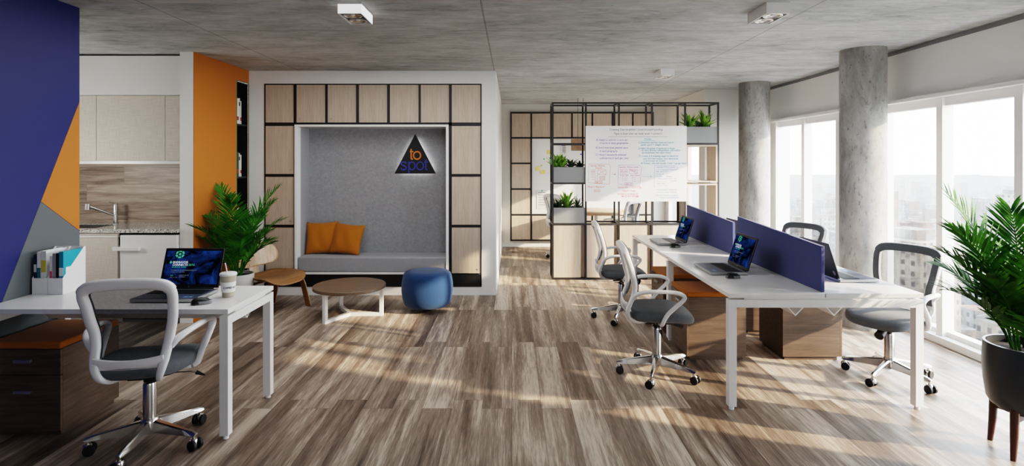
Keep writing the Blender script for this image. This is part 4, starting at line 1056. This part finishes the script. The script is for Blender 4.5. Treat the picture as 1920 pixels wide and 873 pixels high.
wr('second_sketch', pk, [('Specialty Whiskey Seattle', .034, 446, 488, 194), ('#1 out', .036, 462, 530, 60), ('Neat', .032, 556, 524, 60), ('Top Bar Pages', .030, 442, 566, 92), ('Best of Items', .030, 560, 572, 92), ('1', .03, 470, 584, 6), ('2', .03, 470, 600, 8), ('3', .03, 470, 618, 8), ('4', .03, 574, 592, 8), ('5', .03, 574, 608, 8), ('6', .03, 574, 628, 8), ('Sign Up', .034, 506, 656, 64)],
   [[(434, 462), (646, 460), (670, 484), (652, 676), (432, 656), (434, 462)], [(455, 504), (526, 505), (525, 540), (455, 538), (455, 504)], [(545, 504), (630, 506), (628, 548), (545, 545), (545, 504), (628, 548)], [(486, 578), (526, 580)], [(486, 596), (524, 598)], [(486, 614), (526, 616)], [(590, 586), (616, 588)], [(590, 604), (616, 606)], [(590, 624), (616, 626)], [(498, 638), (578, 640), (576, 664), (498, 660), (498, 638)]])
wr('red_note', ink('red', (214, 88, 112)), [('Some Info + Each City,', .036, 428, 694, 248), ('Swapped + Images', .034, 470, 728, 140), ('WHERE IT WORKED IS', .032, 420, 764, 212), ('MIGHT NOT BE SAME', .032, 466, 786, 178)])
bl = ink('blue', (120, 154, 200))
wr('third_sketch', bl, [('Specialty Whiskey Seattle', .032, 828, 488, 186), ('#1 out', .032, 834, 532, 54), ('Seattle Whiskey Bars', .026, 906, 512, 136), ('Stores', .026, 908, 530, 34), ('Top Bars', .028, 820, 582, 66), ('Whiskey Guide', .028, 840, 606, 92), ('Reviews', .028, 924, 582, 60), ('by locals + pros', .026, 946, 602, 86), ('+ more stuff', .026, 958, 626, 70), ('events + tours', .026, 830, 652, 80), ('Customized Content for', .030, 826, 716, 210), ('a Local Area + Facility', .030, 830, 742, 208), ('CREATES UNIQUE CONTENT', .030, 808, 776, 240), ('+ GREAT CONVERSIONS', .030, 850, 800, 200)],
   [[(806, 466), (1022, 468), (1050, 494)], [(806, 466), (802, 690)], [(830, 504), (896, 505), (895, 555), (830, 554), (830, 504)], [(820, 624), (930, 628)], [(840, 668), (930, 670)]])
wr('arrows', ink('blue2', (104, 150, 184)), [('-', .01, 364, 552, 6)], [[(676, 576), (774, 577), (756, 566)], [(774, 577), (756, 590)]])
q = B(); poly(q, [(364, 552), (406, 553), (392, 545)]); poly(q, [(406, 553), (392, 562)]); mk('arrow', q, pk, t, smooth=False, recalc=False)

# ================================================================== FAR ROOM
FS = 1035/10.262
fx = lambda x: (x-960)/FS
fz = lambda y: 1.57-(y-304)/FS
fc = [958, 996, 1034, 1072, 1110, 1147.5, 1185.5, 1223]
fr_ = [211.5, 258.5, 306, 354, 402, 449.5]
GF = 'far wall cabinets'
def far_cab(i, j, label): cabinet(fx(fc[i]+1.6), fx(fc[i+1]-1.6), fz(fr_[j+1]-1.6), fz(fr_[j]+1.6), 10.215, .06, label, GF, 'l')
for i in range(7): far_cab(i, 0, 'pale oak cabinet in the far wall top row, %s from the left' % on[i])
for j in (1, 2, 3): far_cab(0, j, 'pale oak cabinet left of the far whiteboard, %s below the top row' % on[j-1])
for i in range(7): far_cab(i, 4, 'pale oak cabinet in the far wall bottom row, %s from the left' % on[i])
for j in (1, 2, 3): far_cab(6, j, 'pale oak cabinet right of the far whiteboard, %s below the top row' % on[j-1])
b = B(); hb = .014
for x in fc: b.box(fx(x)-hb, fx(x)+hb, 10.21, 10.275, fz(449.5)-hb, fz(211.5)+hb) if x in (958, 996, 1185.5, 1223) else b.box(fx(x)-hb, fx(x)+hb, 10.21, 10.275, fz(258.5)-hb, fz(211.5)+hb).box(fx(x)-hb, fx(x)+hb, 10.21, 10.275, fz(449.5)-hb, fz(402)+hb)
for j, y in enumerate(fr_):
    for (x0, x1) in ([(958, 1223)] if j in (0, 1, 4, 5) else [(958, 996), (1185.5, 1223)]): b.box(fx(x0)-hb, fx(x1)+hb, 10.212, 10.274, fz(y)-hb, fz(y)+hb)
tag(mk('cabinet_grid_frame', b, M_black, None, (fx(1090), 10.25, fz(449.5)), smooth=False), 'black steel grid framing the oak cabinets of the far wall', 'frame')
t = thing('whiteboard', 'plain white pin board with notes on the far wall between the oak cabinets', 'whiteboard', (fx(1090), 10.25, fz(402))); o = t.location
mk('board', B().box(fx(996)+hb, fx(1185.5)-hb, 10.245, 10.272, fz(402)+hb, fz(258.5)-hb), M_white, t, o, smooth=False)
text('scribble', [('ideas + notes', .05, .30, .47, 'LEFT'), ('next steps', .05, .30, .40, 'LEFT'), ('plan', .05, .34, .33, 'LEFT')], ink('grey', (104, 102, 108)), t, FRONT, (0, -.0062, 0), -.01, .1)
M_yel = mat('yellow_note', srgb(232, 218, 120), .7)
for x, y, s_, l in ((1029, 285, .075, 'yellow sticky note highest on the far whiteboard, behind the planter'), (1008, 316, .075, 'yellow sticky note on the far whiteboard, left of the lower pair'), (1018, 322, .075, 'yellow sticky note on the far whiteboard, right of the lower pair')):
    tag(mk('sticky_note', B().box(fx(x)-s_/2, fx(x)+s_/2, 10.240, 10.243, fz(y)-s_/2, fz(y)+s_/2), M_yel, None, (fx(x), 10.244, fz(y)), smooth=False), l, 'note', 'sticky notes on the far whiteboard')
for x0, y0, x1, y1, l in ((1006, 356, 1026, 391, 'printed paper sheet pinned low on the far whiteboard'), (1051, 271, 1062, 289, 'small paper sheet pinned high on the far whiteboard, beside the pendant lamp')):
    pp = mk('paper_sheet', B().box(fx(x0), fx(x1), 10.240, 10.2435, fz(y1), fz(y0)), mat('pinned_paper', srgb(214, 215, 214), .7), None, (fx(x0), 10.244, fz(y1)), smooth=False); tag(pp, l, 'paper', 'papers on the far whiteboard')
    b = B()
    for k in range(6):
        zz = (fz(y0)-fz(y1))*(.85-.13*k); b.box(.03, (fx(x1)-fx(x0))*.85, -.0046, -.0042, zz, zz+.012)
    mk('printed_lines', b, M_grey, pp, smooth=False)
for x, y, c, n in ((1020, 298, (60, 170, 80), 'green'), (1014.8, 310, (225, 205, 60), 'yellow'), (1054, 272, (50, 70, 200), 'blue'), (1089, 289, (50, 70, 200), 'bright blue'), (1016, 357, (60, 170, 80), 'dark green')):
    tag(mk('magnet', B().cyl((fx(x), 10.244, fz(y)), (fx(x), 10.236, fz(y)), .014, 14), mat('magnet_'+n, srgb(*c), .4), None, (fx(x), 10.244, fz(y))), 'small round %s magnet on the far whiteboard%s' % (n, ' by the pendant lamp' if 'bright' in n else ''), 'magnet', 'magnets on the far whiteboard')
t = thing('round_table', 'round oak meeting table in the far room behind the shelving', 'table', (1.46, 9.52, 0))
mk('tabletop', B().lathe([(0, .70), (.54, .70), (.55, .705), (.55, .738), (.545, .742), (0, .742)], 64), mat_wood('oak_table', srgb(166, 134, 104), srgb(196, 164, 132), 'X', .4), t)
mk('pedestal', B().lathe([(0, 0), (.27, 0), (.27, .012), (.05, .03), (.04, .06), (.04, .66), (.09, .699), (0, .699)], 32), M_whitem, t)
t = thing('pendant_lamp', 'wooden drum pendant lamp hanging over the round table', 'lamp', (1.17, 9.3, 1.765))
mk('lamp_shade', B().lathe([(.165, 0), (.175, 0), (.175, .19), (.165, .19), (.165, 0)][:-1]+[(.165, .001)], 48, cap=False), mat_wood('lamp_wood', srgb(150, 122, 98), srgb(186, 158, 132), 'X', .5), t)
mk('diffuser', B().lathe([(0, .02), (.164, .02), (.164, .028), (0, .028)], 40), M_paper, t)
mk('suspension_wire', B().cyl((-.06, 0, .19), (-.06, 0, .885), .003, 8).cyl((.03, 0, .19), (.03, 0, .885), .003, 8).box(-.17, .17, -.004, .004, .183, .19), M_steel, t)

# ================================================================== CEILING SPOT BOXES
def spot(x0, y0, label):
    t = thing('ceiling_spotlight', label, 'light', (x0+.08, y0+.15, 2.575), 0, 'twin ceiling spot boxes')
    h = H-2.575; w, d = .08, .15
    mk('housing', B().box(-w, w, -d, -d+.008, 0, h).box(-w, w, d-.008, d, 0, h).box(-w, -w+.008, -d+.008, d-.008, 0, h).box(w-.008, w, -d+.008, d-.008, 0, h), M_whitem, t, smooth=False)
    mk('inner_plate', B().box(-w+.008, w-.008, -d+.008, d-.008, .022, .03), M_blackm, t, smooth=False)
    for y in (-.069, .069):
        l = mk('lamp', B().lathe([(.058, .006), (.060, .003), (.064, .003), (.064, .0215), (.0, .0215)], 32, (0, y, 0), cap=False), M_chrome, t)
        mk('reflector', B().lathe([(.058, .006), (.048, .013), (.034, .018), (.016, .0205), (0, .021)], 32, (0, y, 0), cap=False), M_chrome, l)
        mk('bulb', B().lathe([(0, .004), (.012, .006), (.016, .012), (.012, .0175), (0, .018)], 20, (0, y, 0)), M_paper, l)
    return t
s0 = spot(-1.178, 3.73, 'white twin ceiling spot box above the lounge on the left')
for x, y, l in ((1.72, 3.73, 'white twin ceiling spot box above the near end of the bench desk'), (1.72, 6.38, 'small-looking white twin ceiling spot box farther back, above the far end of the bench')):
    dup(s0, (x+.08, y+.15, 2.575), 0, l, 'twin ceiling spot boxes')
# ================================================================== THE CITY BEYOND THE WINDOWS
GZ = -70
rc = random.Random(11)
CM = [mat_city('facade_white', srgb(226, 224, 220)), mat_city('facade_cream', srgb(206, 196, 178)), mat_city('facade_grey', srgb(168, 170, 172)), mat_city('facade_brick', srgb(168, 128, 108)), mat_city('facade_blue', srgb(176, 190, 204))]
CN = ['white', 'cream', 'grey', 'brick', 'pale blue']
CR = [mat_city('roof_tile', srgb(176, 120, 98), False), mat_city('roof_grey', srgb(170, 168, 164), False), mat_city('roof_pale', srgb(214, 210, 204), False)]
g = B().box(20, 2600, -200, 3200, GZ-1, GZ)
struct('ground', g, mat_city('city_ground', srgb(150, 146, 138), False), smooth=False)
def bld(i, w, d, h, roof):
    t = thing('city_building', '', 'building', group='city buildings')
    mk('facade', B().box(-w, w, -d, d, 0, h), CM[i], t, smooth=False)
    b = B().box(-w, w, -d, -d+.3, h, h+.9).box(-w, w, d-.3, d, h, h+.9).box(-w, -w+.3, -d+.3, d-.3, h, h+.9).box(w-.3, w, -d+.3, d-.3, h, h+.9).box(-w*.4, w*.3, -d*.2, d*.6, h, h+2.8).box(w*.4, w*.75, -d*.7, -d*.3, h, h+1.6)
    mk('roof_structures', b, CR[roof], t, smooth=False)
    return t
protos = []
for i in range(5):
    for v in range(2):
        p = bld(i, rc.uniform(3.5, 6), rc.uniform(3.5, 6.5), rc.uniform(7, 18), rc.randrange(3)); protos.append((p, i)); 
used = set()
def put(k, x, y, rz, s=1, sz=1, label=None):
    p, i = protos[k]
    lab = label or 'hazy %s city building far beyond the windows' % CN[i]
    if k not in used: used.add(k); o = p
    else: o = copy_tree(p)
    o.location = (x, y, GZ); o.rotation_euler = (0, 0, rz); o.scale = (s, s, sz); o['label'] = lab; o['group'] = 'hazy %s city buildings' % CN[i]
    return o
n = 0
y = 150.0
while y < 470 and n < 285:
    step = 11+y*.014
    u = .43*y
    while u < 1.02*y:
        if n < 285 and rc.random() < .66:
            put(rc.randrange(10), u+rc.uniform(-3, 3), y+rc.uniform(-3, 3), rc.choice((0, PI/2))+.35, rc.uniform(.8, 1.2), rc.uniform(.6, 1.35)); n += 1
        u += step
    y += step
for k in range(10):
    if k not in used: put(k, 300+20*k, 420, .35)
# two taller neighbours seen in the photograph
for (x, y, w, h, i, l) in ((302, 335, 5, 52, 1, 'tall cream city block rising behind the palm fronds at the right window'), (271.7, 400, 5, 50.7, 3, 'narrow brick-coloured city tower beside the near concrete column'), (124, 172, 9, 48, 1, 'cream city block low in the window behind the mesh chair back')):
    t = thing('city_building', l, 'building', (x, y, GZ), .35, 'tall city buildings')
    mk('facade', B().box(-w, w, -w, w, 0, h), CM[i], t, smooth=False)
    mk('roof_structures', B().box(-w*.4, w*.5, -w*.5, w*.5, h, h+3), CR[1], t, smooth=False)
YFAR = y+14; far = B(); fi = []
for k in range(6500):
    y = YFAR+1350*rc.random()**1.5; x = y*rc.uniform(.40, 1.02); w = rc.uniform(5, 13); d = rc.uniform(5, 13); h = rc.uniform(5, 17) if rc.random() < .96 else rc.uniform(20, 40)
    ci = rc.choice((0, 0, 1, 2, 3, 4)); fi += [ci, 5+ci % 3, ci, ci, ci, ci]; far.box(x-w/2, x+w/2, y-d/2, y+d/2, GZ, GZ+h)
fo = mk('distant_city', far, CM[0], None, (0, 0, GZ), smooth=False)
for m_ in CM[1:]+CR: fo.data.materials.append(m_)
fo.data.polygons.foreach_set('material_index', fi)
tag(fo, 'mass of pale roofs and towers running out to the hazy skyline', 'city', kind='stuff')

# ================================================================== LIGHT
sd = Vector((-1, .385, -.37)).normalized()
sl = bpy.data.lights.new('sun', 'SUN'); sl.energy = 12.5; sl.color = (1, .80, .56); sl.angle = R(1.1)
so = bpy.data.objects.new('sun', sl); COL.objects.link(so); so.rotation_euler = sd.to_track_quat('-Z', 'Y').to_euler(); so.location = (12, -4, 6)
wd = bpy.data.worlds.new('sky'); scn.world = wd; wd.use_nodes = True; nt = wd.node_tree; nt.nodes.clear()
out = nt.nodes.new('ShaderNodeOutputWorld'); bg = nt.nodes.new('ShaderNodeBackground'); nt.links.new(bg.outputs[0], out.inputs[0])
tc = nt.nodes.new('ShaderNodeTexCoord'); sp_ = nt.nodes.new('ShaderNodeSeparateXYZ'); nt.links.new(tc.outputs['Generated'], sp_.inputs[0])
rp = nt.nodes.new('ShaderNodeValToRGB'); nt.links.new(sp_.outputs[2], rp.inputs[0])
e = rp.color_ramp.elements; e[0].position = 0; e[0].color = (.98, .99, 1, 1); e[1].position = .6; e[1].color = (.72, .85, 1, 1)
nt.links.new(rp.outputs[0], bg.inputs[0]); bg.inputs[1].default_value = SKY
# sky portals at the window openings (guide the sampling only)
def portal(x, y0, y1, z0, z1, rear=False):
    l = bpy.data.lights.new('portal', 'AREA'); l.shape = 'RECTANGLE'; l.size = z1-z0; l.size_y = y1-y0; l.cycles.is_portal = True
    o = bpy.data.objects.new('portal', l); COL.objects.link(o); o.location = (x, (y0+y1)/2, (z0+z1)/2); o.rotation_euler = (0, R(90), 0)
    if rear: o.location = ((y0+y1)/2, x, (z0+z1)/2); o.rotation_euler = Vector((0, 1, 0)).to_track_quat('-Z', 'Y').to_euler(); l.size = y1-y0; l.size_y = z1-z0
portal(3.97, WEND, WY0, .07, 2.13); portal(3.0, FY0, FY1, FZ0, FZ1); portal(-2.12, RX0, RX1, RZ0, RZ1, True)

# the kitchen corridor's own lamp, round the corner behind the navy wall
kl = bpy.data.lights.new('kitchen_lamp', 'AREA'); kl.size = .5; kl.energy = 9; kl.color = (1, .97, .93)
ko = bpy.data.objects.new('kitchen_lamp', kl); COL.objects.link(ko); ko.location = (-4.75, 4.35, 1.5)
ko.rotation_euler = (Vector((-4.0, 5.9, 1.5))-ko.location).to_track_quat('-Z', 'Y').to_euler()

# soft fill light added over the lounge side, no fixture there
cl = bpy.data.lights.new('ceiling_fill', 'AREA'); cl.shape = 'RECTANGLE'; cl.size = 2.6; cl.size_y = 2.6; cl.energy = 44; cl.color = (1, 1, 1)
c2 = bpy.data.objects.new('ceiling_fill', cl); COL.objects.link(c2); c2.location = (-1.1, 4.4, 2.64)

# ================================================================== CAMERA
cam = bpy.data.cameras.new('camera'); co = bpy.data.objects.new('camera', cam); COL.objects.link(co)
co.location = (0, 0, 1.57); co.rotation_euler = (R(90), 0, 0)
cam.sensor_width = 36; cam.lens = 36*1035/1920; cam.shift_x = 0; cam.shift_y = -(436.5-304)/1920; cam.clip_start = .05; cam.clip_end = 6000
scn.camera = co
vs_ = scn.view_settings; vs_.view_transform = VIEW; vs_.look = LOOK; vs_.exposure = EXPO; vs_.gamma = 1
for k, v in (('max_bounces', 12), ('diffuse_bounces', 7), ('glossy_bounces', 4), ('transparent_max_bounces', 24), ('sample_clamp_indirect', 6.0)):
    try: setattr(scn.cycles, k, v)
    except Exception: pass
